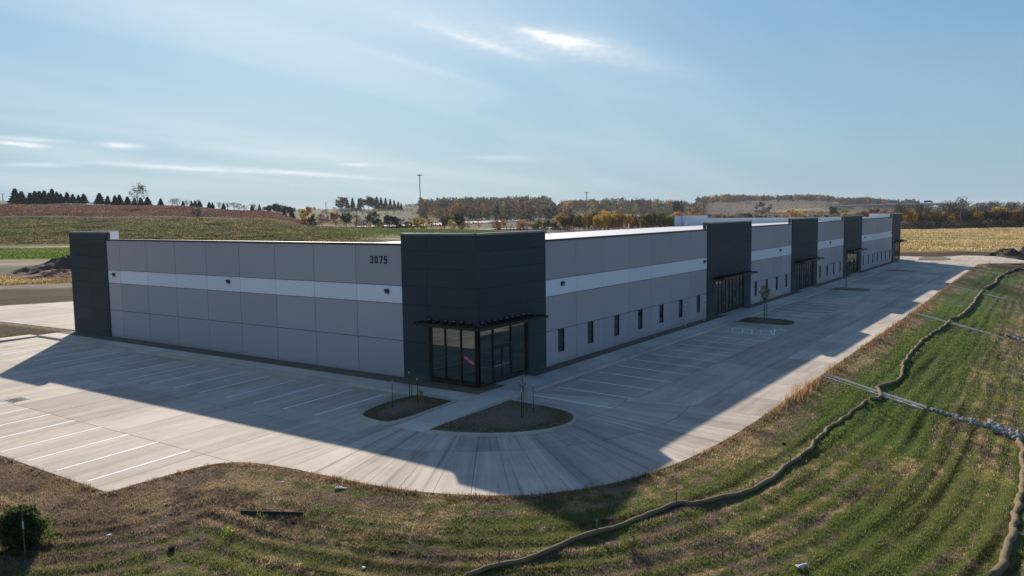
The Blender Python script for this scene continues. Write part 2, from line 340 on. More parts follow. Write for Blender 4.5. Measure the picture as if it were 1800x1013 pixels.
def _concm(axis_rot, base=(0.515, 0.43, 0.345), streakdir=(0.16, 2.6), cont=0.52, warm=1.0, polar_=False):
    def f(t, b):
        g = t.new('ShaderNodeNewGeometry').outputs['Position']
        oi = t.new('ShaderNodeObjectInfo').outputs['Random']; g0 = g
        if polar_:      # tyre marks and broom lines turn with the corner
            sp_ = t.new('ShaderNodeSeparateXYZ'); t.l.new(g, sp_.inputs[0]); xx = t.math('SUBTRACT', sp_.outputs[0], 0.6)
            an = t.math('ARCTAN2', sp_.outputs[1], xx); ra = t.math('SQRT', t.math('ADD', t.math('MULTIPLY', xx, xx), t.math('MULTIPLY', sp_.outputs[1], sp_.outputs[1])))
            cb = t.new('ShaderNodeCombineXYZ'); t.l.new(t.math('MULTIPLY', ra, 1.0), cb.inputs[0]); t.l.new(t.math('MULTIPLY', an, 11.0), cb.inputs[1]); g = cb.outputs[0]
        big = t.noise(g0, 0.10, 5, 0.6, 0.4)
        st = t.noise(t.mapv(g, (streakdir[0], streakdir[1], 1), (0, 0, axis_rot)), 0.6, 5, 0.68, 0.2)
        st2 = t.noise(t.mapv(g, (streakdir[0]*2.5, streakdir[1]*3, 1), (0, 0, axis_rot)), 1.0, 4, 0.7)
        blot = t.noise(g, 0.9, 5, 0.65); fine = t.noise(g, 14, 3, 0.7)
        v = t.math('ADD', t.math('MULTIPLY', big, 0.40), t.math('MULTIPLY', st, 0.62))
        v = t.math('ADD', v, t.math('MULTIPLY', st2, 0.34)); v = t.math('ADD', v, t.math('MULTIPLY', blot, 0.30))
        v = t.math('ADD', v, t.math('MULTIPLY', fine, 0.12)); v = t.math('ADD', v, t.math('MULTIPLY', oi, 0.22))
        v = t.math('MULTIPLY', t.math('SUBTRACT', v, 0.95), cont*3.0); v = t.math('ADD', v, 1.0)
        vc = t.new('ShaderNodeCombineColor'); [t.l.new(v, vc.inputs[i]) for i in range(3)]
        c = t.mix(1.0, base, vc.outputs[0], 'MULTIPLY')
        # a few wider tracks of dried mud dust
        if polar_:
            tr_ = t.ramp(t.noise(t.mapv(g, (0.05, 3.4, 1)), 1.0, 3, 0.6, 0.1), [(0.55, 0.0), (0.66, 0.6)]); c = t.mix(tr_, c, (0.20, 0.17, 0.145))
        mud = t.ramp(t.noise(t.mapv(g, (streakdir[0]*.5, streakdir[1]*.5, 1), (0, 0, axis_rot)), 0.5, 4, 0.6, 0.5), [(0.52, 0.0), (0.70, 0.5)])
        c = t.mix(mud, c, (0.33, 0.285, 0.235))
        t.l.new(c, b.inputs['Base Color']); b.inputs['Roughness'].default_value = 0.82; b.inputs['Specular IOR Level'].default_value = 0.3
        bp = t.new('ShaderNodeBump'); bp.inputs['Strength'].default_value = 0.25; bp.inputs['Distance'].default_value = 0.01
        t.l.new(st2, bp.inputs['Height']); t.l.new(bp.outputs[0], b.inputs['Normal'])
    return mat('broomed concrete', f)
M_conc = concm(0.0)
M_fan = concm(0.0, streakdir=(0.10, 2.2), cont=0.62, polar_=True)
M_walk = concm(0.0, (0.66, 0.57, 0.47), (0.7, 0.7), 0.22)
M_curb = concm(0.0, (0.58, 0.50, 0.41), (0.7, 0.7), 0.25)
M_paint = plain('white road paint', (0.95, 0.93, 0.87), 0.7, var=0.08, scale=5)
def groundm(t, b):
    at_ = t.new('ShaderNodeAttribute'); at_.attribute_name = 'col'
    g = t.new('ShaderNodeNewGeometry').outputs['Position']
    cd = t.new('ShaderNodeVectorMath'); cd.operation = 'DISTANCE'; t.l.new(g, cd.inputs[0]); cd.inputs[1].default_value = (-39, -30, 10)
    n1 = t.noise(g, 7.0, 5, 0.72); n2 = t.noise(g, 0.7, 5, 0.65); n3 = t.noise(t.mapv(g, (1, 1, 1)), 0.06, 6, 0.72)
    v = t.math('ADD', t.math('MULTIPLY', n1, 0.9), t.math('MULTIPLY', n2, 0.7)); v = t.math('ADD', v, t.math('MULTIPLY', n3, 0.9))
    v = t.math('SUBTRACT', v, 0.25); v = t.math('MAXIMUM', v, 0.15)
    vc = t.new('ShaderNodeCombineColor'); [t.l.new(v, vc.inputs[i]) for i in range(3)]
    c = t.mix(1.0, at_.outputs['Color'], vc.outputs[0], 'MULTIPLY')
    t.l.new(c, b.inputs['Base Color']); b.inputs['Roughness'].default_value = 0.95; b.inputs['Specular IOR Level'].default_value = 0.08
    bp = t.new('ShaderNodeBump'); bp.inputs['Strength'].default_value = 0.9; bp.inputs['Distance'].default_value = 0.08
    t.l.new(n1, bp.inputs['Height'])
    bp2 = t.new('ShaderNodeBump'); bp2.inputs['Strength'].default_value = 0.8; bp2.inputs['Distance'].default_value = 1.2
    t.l.new(n3, bp2.inputs['Height']); t.l.new(bp.outputs[0], bp2.inputs['Normal'])
    t.l.new(bp2.outputs[0], b.inputs['Normal'])
M_ground = mat('earth and turf', groundm)
def leafmat(name, src, trans=0.35, dark=0.75):
    def f(t, b):
        if src == 'attr':
            a = t.new('ShaderNodeAttribute'); a.attribute_name = 'col'; c0 = a.outputs['Color']
        else:
            c0 = t.new('ShaderNodeObjectInfo').outputs['Color']
        g = t.new('ShaderNodeNewGeometry').outputs['Position']
        n = t.math('ADD', t.math('MULTIPLY', t.noise(g, 1.3, 3, 0.6), 0.9), 0.5)
        vc = t.new('ShaderNodeCombineColor'); [t.l.new(n, vc.inputs[i]) for i in range(3)]
        c = t.mix(1.0, c0, vc.outputs[0], 'MULTIPLY')
        t.l.new(c, b.inputs['Base Color']); b.inputs['Roughness'].default_value = 0.8; b.inputs['Specular IOR Level'].default_value = 0.12
        tr = t.new('ShaderNodeBsdfTranslucent'); t.l.new(c, tr.inputs[0])
        mx = t.new('ShaderNodeMixShader'); mx.inputs[0].default_value = trans
        t.l.new(b.outputs[0], mx.inputs[1]); t.l.new(tr.outputs[0], mx.inputs[2])
        t.l.new(mx.outputs[0], t.n['Material Output'].inputs[0])
    return mat(name, f)
M_blade = leafmat('grass blades', 'attr', 0.58)
M_leaf = leafmat('leaves', 'obj', 0.35)
M_wood_leaf = leafmat('woodland leaves', 'attr', 0.3)
M_bark = plain('bark', (0.085, 0.068, 0.055), 0.9, var=0.3, scale=8, bump=0.5)
M_barkb = plain('weathered bark', (0.13, 0.11, 0.095), 0.9, var=0.3, scale=3)
M_soil = plain('turfed soil', (0.19, 0.145, 0.09), 0.95, var=0.6, scale=5, bump=1.0)
M_sock = plain('straw filled mesh sock', (0.25, 0.175, 0.095), 0.9, var=0.5, scale=14, bump=1.0)
M_rock = plain('limestone riprap', (0.34, 0.32, 0.29), 0.85, var=0.30, scale=2.5, bump=0.6)
M_stake = plain('green metal post', (0.03, 0.045, 0.035), 0.6)
M_stakew = plain('white painted post tip', (0.75, 0.75, 0.72), 0.6)
M_timber = plain('weathered timber', (0.25, 0.19, 0.13), 0.85, var=0.25, scale=6)
M_galv = plain('galvanised steel', (0.30, 0.31, 0.32), 0.45, 0.6)

# ------------------------------------------------------------------ object helpers
def mesh_np(name, V, F, smooth=False, col=None, flat=None):
    """V (n,3), F (m,k) uniform polygon size"""
    me = bpy.data.meshes.new(name); V = np.asarray(V, np.float32); F = np.asarray(F, np.int32)
    k = F.shape[1]; me.vertices.add(len(V)); me.vertices.foreach_set('co', V.ravel())
    me.loops.add(F.size); me.loops.foreach_set('vertex_index', F.ravel())
    me.polygons.add(len(F)); me.polygons.foreach_set('loop_start', np.arange(0, F.size, k, dtype=np.int32))
    me.polygons.foreach_set('loop_total', np.full(len(F), k, np.int32))
    if smooth: me.polygons.foreach_set('use_smooth', np.ones(len(F), bool))
    me.update(calc_edges=True)
    if col is not None:
        a = me.color_attributes.new('col', 'FLOAT_COLOR', 'POINT')
        c = np.ones((len(V), 4), np.float32); c[:, :3] = col; a.data.foreach_set('color', c.ravel())
    return me
def link(name, me, m=None, parent=None, loc=None, rot=None, scale=None):
    o = bpy.data.objects.new(name, me); COL.objects.link(o)
    if m is not None and me is not None and not me.materials: me.materials.append(m)
    if loc is not None: o.location = loc
    if rot is not None: o.rotation_euler = rot
    if scale is not None: o.scale = scale
    if parent is not None: o.parent = parent
    return o
def tag(o, label=None, cat=None, group=None, kind=None):
    if label: o['label'] = label
    if cat: o['category'] = cat
    if group: o['group'] = group
    if kind: o['kind'] = kind
    return o
def thing(name, label, cat, loc=(0, 0, 0), rotz=0, group=None):
    o = bpy.data.objects.new(name, None); COL.objects.link(o); o.location = loc; o.rotation_euler = (0, 0, rotz)
    o.empty_display_size = 0.5
    return tag(o, label, cat, group)
class MB:
    def __init__(s): s.v = []; s.f = []
    def poly(s, pts):
        n = len(s.v); s.v += [tuple(p) for p in pts]; s.f.append(tuple(range(n, n+len(pts))))
    def box(s, x0, x1, y0, y1, z0, z1):
        if x0 > x1: x0, x1 = x1, x0
        if y0 > y1: y0, y1 = y1, y0
        n = len(s.v)
        s.v += [(x0, y0, z0), (x1, y0, z0), (x1, y1, z0), (x0, y1, z0), (x0, y0, z1), (x1, y0, z1), (x1, y1, z1), (x0, y1, z1)]
        for f in ((0, 3, 2, 1), (4, 5, 6, 7), (0, 1, 5, 4), (1, 2, 6, 5), (2, 3, 7, 6), (3, 0, 4, 7)): s.f.append(tuple(n+i for i in f))
    def prism(s, pts, z0, z1, ztop=None):
        """vertical prism over a counter-clockwise outline; ztop may be a function"""
        n = len(s.v); k = len(pts)
        zt = [(ztop(p[0], p[1]) if ztop else z1) for p in pts]
        s.v += [(p[0], p[1], (z0 if not ztop else zt[i]+z0)) for i, p in enumerate(pts)]
        s.v += [(p[0], p[1], zt[i]) for i, p in enumerate(pts)]
        s.f.append(tuple(n+k+i for i in range(k))); s.f.append(tuple(n+k-1-i for i in range(k)))
        for i in range(k):
            j = (i+1) % k; s.f.append((n+i, n+j, n+k+j, n+k+i))
    def tube(s, pts, rad, seg=6, cap=True):
        pts = [np.array(p, float) for p in pts]; n0 = len(s.v)
        rad = rad if hasattr(rad, '__len__') else [rad]*len(pts)
        for i, p in enumerate(pts):
            d = pts[min(i+1, len(pts)-1)]-pts[max(i-1, 0)]; d = d/(np.linalg.norm(d)+1e-9)
            a = np.array([0, 0, 1.0]) if abs(d[2]) < 0.9 else np.array([1.0, 0, 0])
            e1 = np.cross(d, a); e1 /= np.linalg.norm(e1); e2 = np.cross(d, e1)
            for k in range(seg):
                t = 2*math.pi*k/seg; q = p+(e1*math.cos(t)+e2*math.sin(t))*rad[i]; s.v.append(tuple(q))
        for i in range(len(pts)-1):
            for k in range(seg):
                k2 = (k+1) % seg; a = n0+i*seg; b = a+seg
                s.f.append((a+k, b+k, b+k2, a+k2))
        if cap:
            s.f.append(tuple(n0+k for k in range(seg))); e = n0+(len(pts)-1)*seg; s.f.append(tuple(e+seg-1-k for k in range(seg)))
    def mesh(s, name, smooth=False):
        me = bpy.data.meshes.new(name); me.from_pydata(s.v, [], s.f)
        if smooth: me.polygons.foreach_set('use_smooth', np.ones(len(s.f), bool))
        me.update(); return me
    def obj(s, name, m, parent=None, loc=None, rot=None, smooth=False):
        return link(name, s.mesh(name, smooth), m, parent, loc, rot)
_cache = {}
def cached(key, fn):
    if key not in _cache: _cache[key] = fn()
    return _cache[key]
def box_mesh(name, x, y, z):
    def f():
        m = MB(); m.box(0, x, 0, y, 0, z); return m.mesh(name)
    return cached((name, round(x, 3), round(y, 3), round(z, 3)), f)

# ------------------------------------------------------------------ terrain mesh
def near_color(x, y, d):
    """true vegetation colours round the lot"""
    t = x-y*0.6
    green = np.array((.145, .16, .045)); lush = np.array((.115, .165, .038)); tan = np.array((.36, .265, .14)); brown = np.array((.13, .095, .06)); mauve = np.array((.22, .16, .115)); yel = np.array((.33, .30, .08))
    wv = 5*fbm(x*.07, y*.07, 5); streak = 0.45*fbm(d*1.9+wv, t*0.12, 41, 4)+0.55*fbm(d*6.0+2.6*wv, t*0.16, 42, 4); patch = fbm(x*.16, y*.16, 43, 4); fine = fbm(x*2.6, y*2.6, 44, 4)
    right = sstep(-2, 10, x)*(y < 0)
    g = 0.56+1.0*(patch-0.5)+2.6*(streak-0.5)+1.4*(fine-.5)
    upper = sstep(1.2, 2.5, d)*(1-sstep(5.8, 8.5, d+0.6*(patch-.5)))
    g = g+right*upper*0.55-right*sstep(6, 9, d)*0.14
    left = 1-sstep(-24, -12, x)
    g = g-0.42*left*(1-sstep(2.5, 6, d))+0.02-0.25*(1-sstep(0.4, 2.6, d))+0.12*sstep(5, 10, d)*(1-right)
    far = sstep(26, 40, x)*right*sstep(8, 11, d)
    g = g-0.12*far
    gf = sstep(0.35, 0.62, g)[:, None]; n2 = sstep(0.42, 0.6, fbm(x*.5+9, y*.5, 47, 4))[:, None]
    c_dead = tan*(1-n2)+(mauve if True else brown)*n2
    b2 = sstep(0.55, 0.72, fbm(x*.9, y*.9+4, 48, 3))[:, None]
    c_dead = c_dead*(1-b2)+brown*b2
    lu = (right*upper*0.8+0.25*sstep(.55, .7, patch))[:, None]; c_green = green*(1-lu)+lush*lu
    c = c_dead*(1-gf)+c_green*gf
    yy = (sstep(0.60, 0.75, fbm(x*.45+3, y*.45+8, 49, 4))*right*sstep(7, 10, d)*0.8)[:, None]
    c = c*(1-yy)+yel*yy
    edge = (np.exp(-((d-0.3)/0.35)**2)*0.75*(fine > .35))[:, None]
    c = c*(1-edge)+np.array((.22, .14, .08))*edge
    bare = (left*(1-sstep(2, 9, d))*(0.35+0.5*sstep(.4, .6, fbm(x*.5, y*.5, 55)))*0.9)[:, None]
    c = c*(1-bare)+np.array((.155, .105, .068))*bare
    rut = sstep(.62, .74, fbm(d*5.0+2.2*fbm(x*.15, y*.15, 7), t*0.07, 52, 3))*sstep(1.5, 3, d)
    c = c*(1-0.62*rut[:, None])
    return c
def build_ground():
    az0, az1 = azu(1980), azu(-180)
    fine = np.linspace(az0, az1, 760); coarse = np.linspace(az1, az0+2*math.pi, 90)[1:-1]
    az = np.concatenate([fine, coarse]); n = len(az)
    r = np.exp(np.linspace(math.log(2.0), math.log(11000), 640))
    A, Rr = np.meshgrid(az, r, indexing='xy'); X = CC[0]+np.cos(A)*Rr; Y = CC[1]+np.sin(A)*Rr
    x = X.ravel(); y = Y.ravel()
    z, c, d, w, rad = H(x, y, True)
    nc = near_color(x, y, np.maximum(d, 0)); wc = sstep(16, 34, d)[:, None]
    wc = np.where(((y > 40) | (x > 140))[:, None], sstep(0.3, 1.5, d)[:, None], wc)
    wc = np.where(((x > 143) & (y > -40))[:, None], sstep(0, 2, d)[:, None], wc)
    # grass strip north-west of the lot
    strip = ((x < 2) & (y > 49) & (d < 16))[:, None]
    c = nc*0.85*(1-wc)+c*wc  # near ground darkened beneath the blades: shade for depth put into colour
    c = np.where(strip & (wc < .9), np.array((.20, .16, .075))*(0.7+0.6*fbm(x*.6, y*.6, 60))[:, None], c)
    # mottling of the distant fields
    mot = 0.45+1.1*fbm(x*0.07, y*0.07, 61, 5); fl = sstep(60, 160, rad)
    st = 0.35+1.3*fbm((x*math.cos(.61)+y*math.sin(.61))*0.16, (-x*math.sin(.61)+y*math.cos(.61))*0.022, 62, 4)
    c = c*(1-fl[:, None]+fl[:, None]*(mot*st)[:, None])
    gr = (fl*sstep(.52, .68, fbm(x*.03+7, y*.03, 63, 4))*0.45)[:, None]*(c[:, 1:2] > .08)
    c = c*(1-gr)+np.array((.10, .14, .04))*gr
    c = np.where((d < 0)[:, None], np.array((.10, .08, .06)), c)
    V = np.stack([x, y, z.ravel()], -1)
    m = len(r); I = np.arange((m-1)*n).reshape(m-1, n); J = np.roll(I, -1, axis=1)
    F = np.stack([I, J, J+n, I+n], -1).reshape(-1, 4)
    # centre cap
    me = mesh_np('ground', V, F, True, c)
    o = link('ground', me, M_ground); tag(o, kind='structure')
    return o
build_ground()

# ------------------------------------------------------------------ slabs of the lot
def clip(poly, cell):
    """Sutherland-Hodgman: polygon clipped by a convex counter-clockwise cell"""
    out = poly
    for i in range(len(cell)):
        a = cell[i]; b = cell[(i+1) % len(cell)]; src = out; out = []
        if not src: break
        def side(p): return (b[0]-a[0])*(p[1]-a[1])-(b[1]-a[1])*(p[0]-a[0])
        for k in range(len(src)):
            p = src[k]; q = src[(k+1) % len(src)]; sp_, sq = side(p), side(q)
            if sp_ >= 0: out.append(p)
            if (sp_ >= 0) != (sq >= 0):
                t = sp_/(sp_-sq); out.append((p[0]+t*(q[0]-p[0]), p[1]+t*(q[1]-p[1])))
    return out
def area(p): return 0.5*sum(p[i][0]*p[(i+1) % len(p)][1]-p[(i+1) % len(p)][0]*p[i][1] for i in range(len(p)))
lot = thing('parking_lot', None, None); tag(lot, kind='structure')
zf = lambda x, y: float(zpave(x, y))
def slab(poly, m, gap=0.012, name='slab', thick=-0.18):
    if len(poly) < 3 or abs(area(poly)) < 0.15: return
    c = np.mean(np.array(poly), 0)
    mb = MB(); mb.prism([(p[0]-c[0], p[1]-c[1]) for p in poly], thick, 0, ztop=lambda X, Y: zf(X+c[0], Y+c[1]))
    return mb.obj(name, m, lot, (c[0], c[1], 0))
g = 0.020
def cells(xs, ys, sub, m):
    for i in range(len(xs)-1):
        for j in range(len(ys)-1):
            slab(clip(sub, [(xs[i]+g, ys[j]+g), (xs[i+1]-g, ys[j]+g), (xs[i+1]-g, ys[j+1]-g), (xs[i]+g, ys[j+1]-g)]), m)
# left car park: joints run across it
left_poly = [p for p in SITE if p[0] <= -16.0 and p[1] >= -0.0 or p == (-22, 49.4)]
Lp = [(-22, 49.4), (-22, 2.7)]+[p for p in front_arc if p[1] >= 0.0]+[(-16.2, 0.0), (-3.0, 0.0), (-3.0, 49.4)]
cells([-22.1, -16.75, -10.6, -6.9, -2.9], list(np.arange(0, 50, 3.75))+[49.5], Lp, M_conc)
# corner: joints fan out round the building corner
Fp = [(-3.0, 0), (-16.2, 0)]+[p for p in front_arc if p[1] < 0 and p[0] < 4]+[(4, -16.35), (4, -3.0), (-3.0, -3.0)]
cxy = (0.6, 0.0)
angs = np.radians(np.linspace(180, 330, 31)); rads = [3.0, 8.9, 12.6, 19.5]
def pol(a, r): return (cxy[0]+r*math.cos(a), cxy[1]+r*math.sin(a))
for i in range(len(angs)-1):
    for j in range(3):
        a0 = angs[i]+0.007/max(rads[j], 4); a1 = angs[i+1]-0.007/max(rads[j], 4)
        q = [pol(a0, rads[j]+g), pol(a0, rads[j+1]-g), pol(a1, rads[j+1]-g), pol(a1, rads[j]+g)]
        for half in (0,):
            q = q if area(q) > 0 else q[::-1]
            sub = [(-3.0, 0.0), (-16.2, 0.0)]+[p for p in front_arc if p[1] < 0]+[(4, -16.35), (4, -3.0), (-3.0, -3.0)]
            pc = clip(sub, q)
            slab(pc, M_fan)
Rp = [(4, -16.35), (27, -16.1), (58, -15.9), (88, -15.3), (140, -14.9), (145, -16.5), (145, -3.0), (4, -3.0)]
cells([4]+list(np.arange(8.1, 145, 4.57))+[145], [-17, -12.4, -8.85, -2.9], Rp, M_conc)
Ep = [(145, -16.5), (148.3, -22), (151, -60), (159, -60), (156.5, -22), (172, -15.5), (170, -9), (164, -7), (160, -4.4), (160, 50), (156, 80), (146, 80), (146, -3), (145, -3)]
cells([145, 150, 155, 160, 166, 173], [-60, -50, -40, -30, -22, -16, -10, -4, 2, 8, 16, 26, 38, 50, 66, 80], Ep, M_conc)
Cp = [(1.0, 49.4), (1.0, 48.9), (146, 48.9), (146, 79.2), (15, 78.7), (7.4, 82), (-4, 86), (0.2, 65)]
cells([-5]+list(np.arange(1, 147, 9.06))+[146.2], [48.8, 54.5, 60.5, 66.5, 72.5, 79.4, 86.5], Cp, M_conc)

# painted stripes
def zpl(x, y): return zf(x, y)+0.005
def stripe(x0, y0, x1, y1, w=0.14, name='parking_stripe', zo=0.0):
    d = np.array([x1-x0, y1-y0]); L = np.linalg.norm(d); d /= L; nrm = np.array([-d[1], d[0]])*w/2
    c = np.array([(x0+x1)/2, (y0+y1)/2]); pts = [(x0, y0), (x1, y1)]
    P = [np.array((x0, y0))-nrm, np.array((x1, y1))-nrm, np.array((x1, y1))+nrm, np.array((x0, y0))+nrm]
    mb = MB(); mb.prism([(p[0]-c[0], p[1]-c[1]) for p in P], -0.006, 0, ztop=lambda X, Y: zpl(X+c[0], Y+c[1])+zo)
    return mb.obj(name, M_paint, lot, (c[0], c[1], 0))
for k in range(11): stripe(0.9+2.743*k, -3.45, 0.9+2.743*k, -8.85)
stripe(31.25, -3.3, 31.9, -8.3)
for k in range(12): stripe(43.2+2.743*k, -3.45, 43.2+2.743*k, -8.85)
for k in range(12): stripe(80.6+2.743*k, -3.45, 80.6+2.743*k, -8.85)
for k in range(10): stripe(117.2+2.743*k, -3.45, 117.2+2.743*k, -8.85)
for k in range(17): stripe(-3.7, 4.5+2.705*k, -9.15, 4.5+2.705*k)
for k in range(17): stripe(-16.75, 4.85+2.705*k, -21.7, 4.85+2.705*k)
# access aisle hatching and wheelchair symbols
stripe(34.0, -3.3, 34.15, -7.5)
for (yy) in (-4.3, -5.25, -6.1, -6.95): stripe(34.0, yy+0.3, 31.75, yy-0.45, 0.12, zo=0.004)
stripe(34.2, -7.5, 31.9, -8.35, 0.12, zo=0.004); stripe(35.6, -7.45, 31.95, -8.45, 0.12, zo=0.006)
def wheelchair(cx, cy, s=1.1):
    mb = MB(); z = zpl(cx, cy)+0.001
    def tri(pts): mb.prism([(p[0]*s, p[1]*s) for p in pts], z-0.003-z*0, z) if False else mb.poly([(p[0]*s, p[1]*s, 0) for p in pts])
    # drawn head towards -y (read from the aisle); u = x, v = -y
    def ring(x, y, r0, r1, a0, a1, n=14):
        for i in range(n):
            p = math.radians(a0+(a1-a0)*i/n); q = math.radians(a0+(a1-a0)*(i+1)/n)
            tri([(x+r0*math.cos(p), y+r0*math.sin(p)), (x+r1*math.cos(p), y+r1*math.sin(p)), (x+r1*math.cos(q), y+r1*math.sin(q)), (x+r0*math.cos(q), y+r0*math.sin(q))])
    ring(0, -0.2, 0.30, 0.40, 110, 350); ring(-0.05, 0.62, 0.0001, 0.11, 0, 360)
    tri([(-0.12, 0.42), (-0.02, 0.42), (0.02, -0.02), (-0.10, -0.02)]); tri([(0.02, 0.02), (0.02, -0.09), (0.36, -0.09), (0.36, 0.02)])
    tri([(0.36, -0.09), (0.46, -0.06), (0.62, -0.5), (0.52, -0.54)]); tri([(-0.02, 0.25), (-0.02, 0.17), (0.28, 0.17), (0.28, 0.25)])
    o = mb.obj('accessible_symbol', M_paint, lot, (cx, cy, z), (0, 0, math.radians(-90)))
    return o
wheelchair(30.4, -8.1); wheelchair(35.4, -8.0)
# drain grate in the left car park
mb = MB(); zc = zf(-16.1, 24)
for k in range(9): mb.box(-16.5, -15.7, 23.45+k*0.13, 23.52+k*0.13, zc+0.002, zc+0.012)
mb.box(-16.58, -16.5, 23.35, 24.65, zc+0.001, zc+0.014); mb.box(-15.7, -15.62, 23.35, 24.65, zc+0.001, zc+0.014)
mb.obj('drain_grate', M_black, lot)

# ------------------------------------------------------------------ pavement walks
walk = thing('sidewalk', None, None); tag(walk, kind='structure')
def wz(x, y):
    d = math.hypot(min(x, 0), min(y, 0)) if (x < 0 and y < 0) else max(-x, -y, 0)
    return -0.02-0.013*d
def wslab(x0, x1, y0, y1, ztop=None, thick=-0.32, m=None):
    cx, cy = (x0+x1)/2, (y0+y1)/2; q = 0.008
    P = [(x0+q-cx, y0+q-cy), (x1-q-cx, y0+q-cy), (x1-q-cx, y1-q-cy), (x0+q-cx, y1-q-cy)]
    mb = MB(); f = ztop or wz
    mb.prism(P, thick, 0, ztop=lambda X, Y: f(X+cx, Y+cy)); return mb.obj('slab', m or M_walk, walk, (cx, cy, 0))
xs = list(np.arange(0.0, 146, 2.09))
for i in range(len(xs)-1): wslab(xs[i], xs[i+1], -2.55, -0.95)
for i in range(0, len(xs)-1, 2): wslab(xs[i], xs[min(i+2, len(xs)-1)], -3.02, -2.55, m=M_curb)
ys = list(np.arange(0.0, 49.5, 2.06))
for i in range(len(ys)-1): wslab(-2.6, -1.35, ys[i], ys[i+1])
for i in range(0, len(ys)-1, 2): wslab(-3.05, -2.6, ys[i], ys[min(i+2, len(ys)-1)], m=M_curb)
wslab(-1.35, 0, -3.02, -0.95); wslab(-3.05, -1.35, -3.02, -0.95); wslab(-3.05, -1.35, -0.95, 0)
# path out between the two corner beds
def pz(x, y): t = min(max((-3.05-x)/5.4, 0), 1); return (1-t)*wz(-3.0, -1.9)+t*(zf(-8.5, -2)+0.012)
for a, b in ((-3.05, -4.5), (-4.5, -5.9), (-5.9, -7.3), (-7.3, -8.7)): wslab(b, a, -3.0, -0.95, ztop=pz)
# door pads
for a, b in ((1.6, 4.9), (41.0, 47.6), (69.6, 76.4), (98.4, 104.8), (140.2, 143.6)):
    wslab(a, b, -0.95, -0.02)
wslab(-6.5, -3.05, 49.42, 51.0, ztop=lambda x, y: -0.10)
# turf strip along the walls
strips = thing('foundation_strip', None, None); tag(strips, kind='structure')
def strip_obj(x0, x1, y0, y1):
    nx = max(2, int((x1-x0)/0.35)); ny = max(3, int((y1-y0)/0.35)); X, Y = np.meshgrid(np.linspace(x0, x1, nx), np.linspace(y0, y1, ny))
    x = X.ravel(); y = Y.ravel(); z = -0.03-0.012*np.maximum(-x, 0)-0.012*np.maximum(-y, 0)+0.03*(fbm(x*2, y*2, 71)-.5)
    I = np.arange(nx*ny).reshape(ny, nx); F = np.stack([I[:-1, :-1], I[:-1, 1:], I[1:, 1:], I[1:, :-1]], -1).reshape(-1, 4)
    link('turf_strip', mesh_np('turf_strip', np.stack([x, y, z], -1), F, True), M_soil, strips)
pads = [0.0, 1.6, 4.9, 41.0, 47.6, 69.6, 76.4, 98.4, 104.8, 140.2, 143.6, 146]
for i in range(0, len(pads), 2): strip_obj(pads[i], pads[i+1], -0.95, 0.1)
strip_obj(-1.35, 0.1, -0.95, 49.4)

# ------------------------------------------------------------------ planting islands
def island(pts, label, crown=0.10, n=4):
    P = catmull(pts+[pts[0]], n)[:-1]; c = np.mean(np.array(P), 0)
    if area([tuple(p) for p in P]) < 0: P = P[::-1]
    isl = thing('planting_island', None, None); tag(isl, kind='structure')
    P = np.array(P); N = len(P)
    tang = np.roll(P, -1, 0)-np.roll(P, 1, 0); tang /= np.linalg.norm(tang, axis=1)[:, None]; nin = np.stack([-tang[:, 1], tang[:, 0]], -1)
    zt = np.array([zf(*p) for p in P])
    inner = P+nin*0.16
    # curb stones of about three metres
    L = np.concatenate([[0], np.cumsum(np.linalg.norm(np.roll(P, -1, 0)-P, axis=1))]); tot = L[-1]; k = max(2, int(tot/3.0)); per = max(1, N//k)
    for s in range(0, N, per):
        idx = [(s+i) % N for i in range(min(per, N-s)+1)]
        V = []; F = []
        for q, i in enumerate(idx):
            o_, i_ = P[i].copy(), inner[i].copy()
            if q == 0: t = P[idx[1]]-P[idx[0]]; t = t/np.linalg.norm(t)*0.012; o_ += t; i_ += t
            V += [(o_[0], o_[1], zt[i]-0.1), (o_[0]+nin[i][0]*.02, o_[1]+nin[i][1]*.02, zt[i]+0.14), (i_[0], i_[1], zt[i]+0.15), (i_[0], i_[1], zt[i]-0.1)]
        for q in range(len(idx)-1):
            a = q*4; b = a+4
            for e in range(3): F.append((a+e, b+e, b+e+1, a+e+1))
        F.append((0, 1, 2, 3)); e = (len(idx)-1)*4; F.append((e+3, e+2, e+1, e))
        me = bpy.data.meshes.new('curb_stone'); me.from_pydata(V, [], F); me.update(); link('curb_stone', me, M_curb, isl)
    # mounded bed: rings shrinking to the centre
    V = []; rings = 7
    for q in range(rings):
        t = q/(rings-0.2); R_ = inner*(1-t)+c*t
        for i in range(N):
            V.append((R_[i][0], R_[i][1], zt[i]*(1-t)+zf(*c)*t+0.11+crown*(1-(1-t)**2)+0.02*rnd.random()))
    V.append((c[0], c[1], zf(*c)+0.11+crown)); F = []
    for q in range(rings-1):
        for i in range(N): j = (i+1) % N; F.append((q*N+i, q*N+j, (q+1)*N+j, (q+1)*N+i))
    for i in range(N): F.append(((rings-1)*N+i, (rings-1)*N+(i+1) % N, len(V)-1))
    me = bpy.data.meshes.new('bed'); me.from_pydata(V, [], F); me.polygons.foreach_set('use_smooth', np.ones(len(F), bool)); me.update()
    link('bed', me, M_soil, isl); return (P, c)
ISL = []
ISL.append(island([(-3.15, -0.8), (-3.1, 0.8), (-3.15, 2.3), (-4.8, 2.65), (-6.6, 2.55), (-8.1, 2.1), (-8.65, 0.9), (-8.6, -0.5), (-7.3, -0.82), (-5.2, -0.85)], ''))
ISL.append(island([(-1.2, -3.15), (-1.15, -4.5), (-1.25, -6.5), (-1.7, -7.8), (-2.6, -8.5), (-3.9, -8.75), (-5.4, -8.3), (-6.8, -7.2), (-7.9, -5.6), (-8.5, -3.9), (-8.4, -3.1), (-5.0, -3.1)], ''))
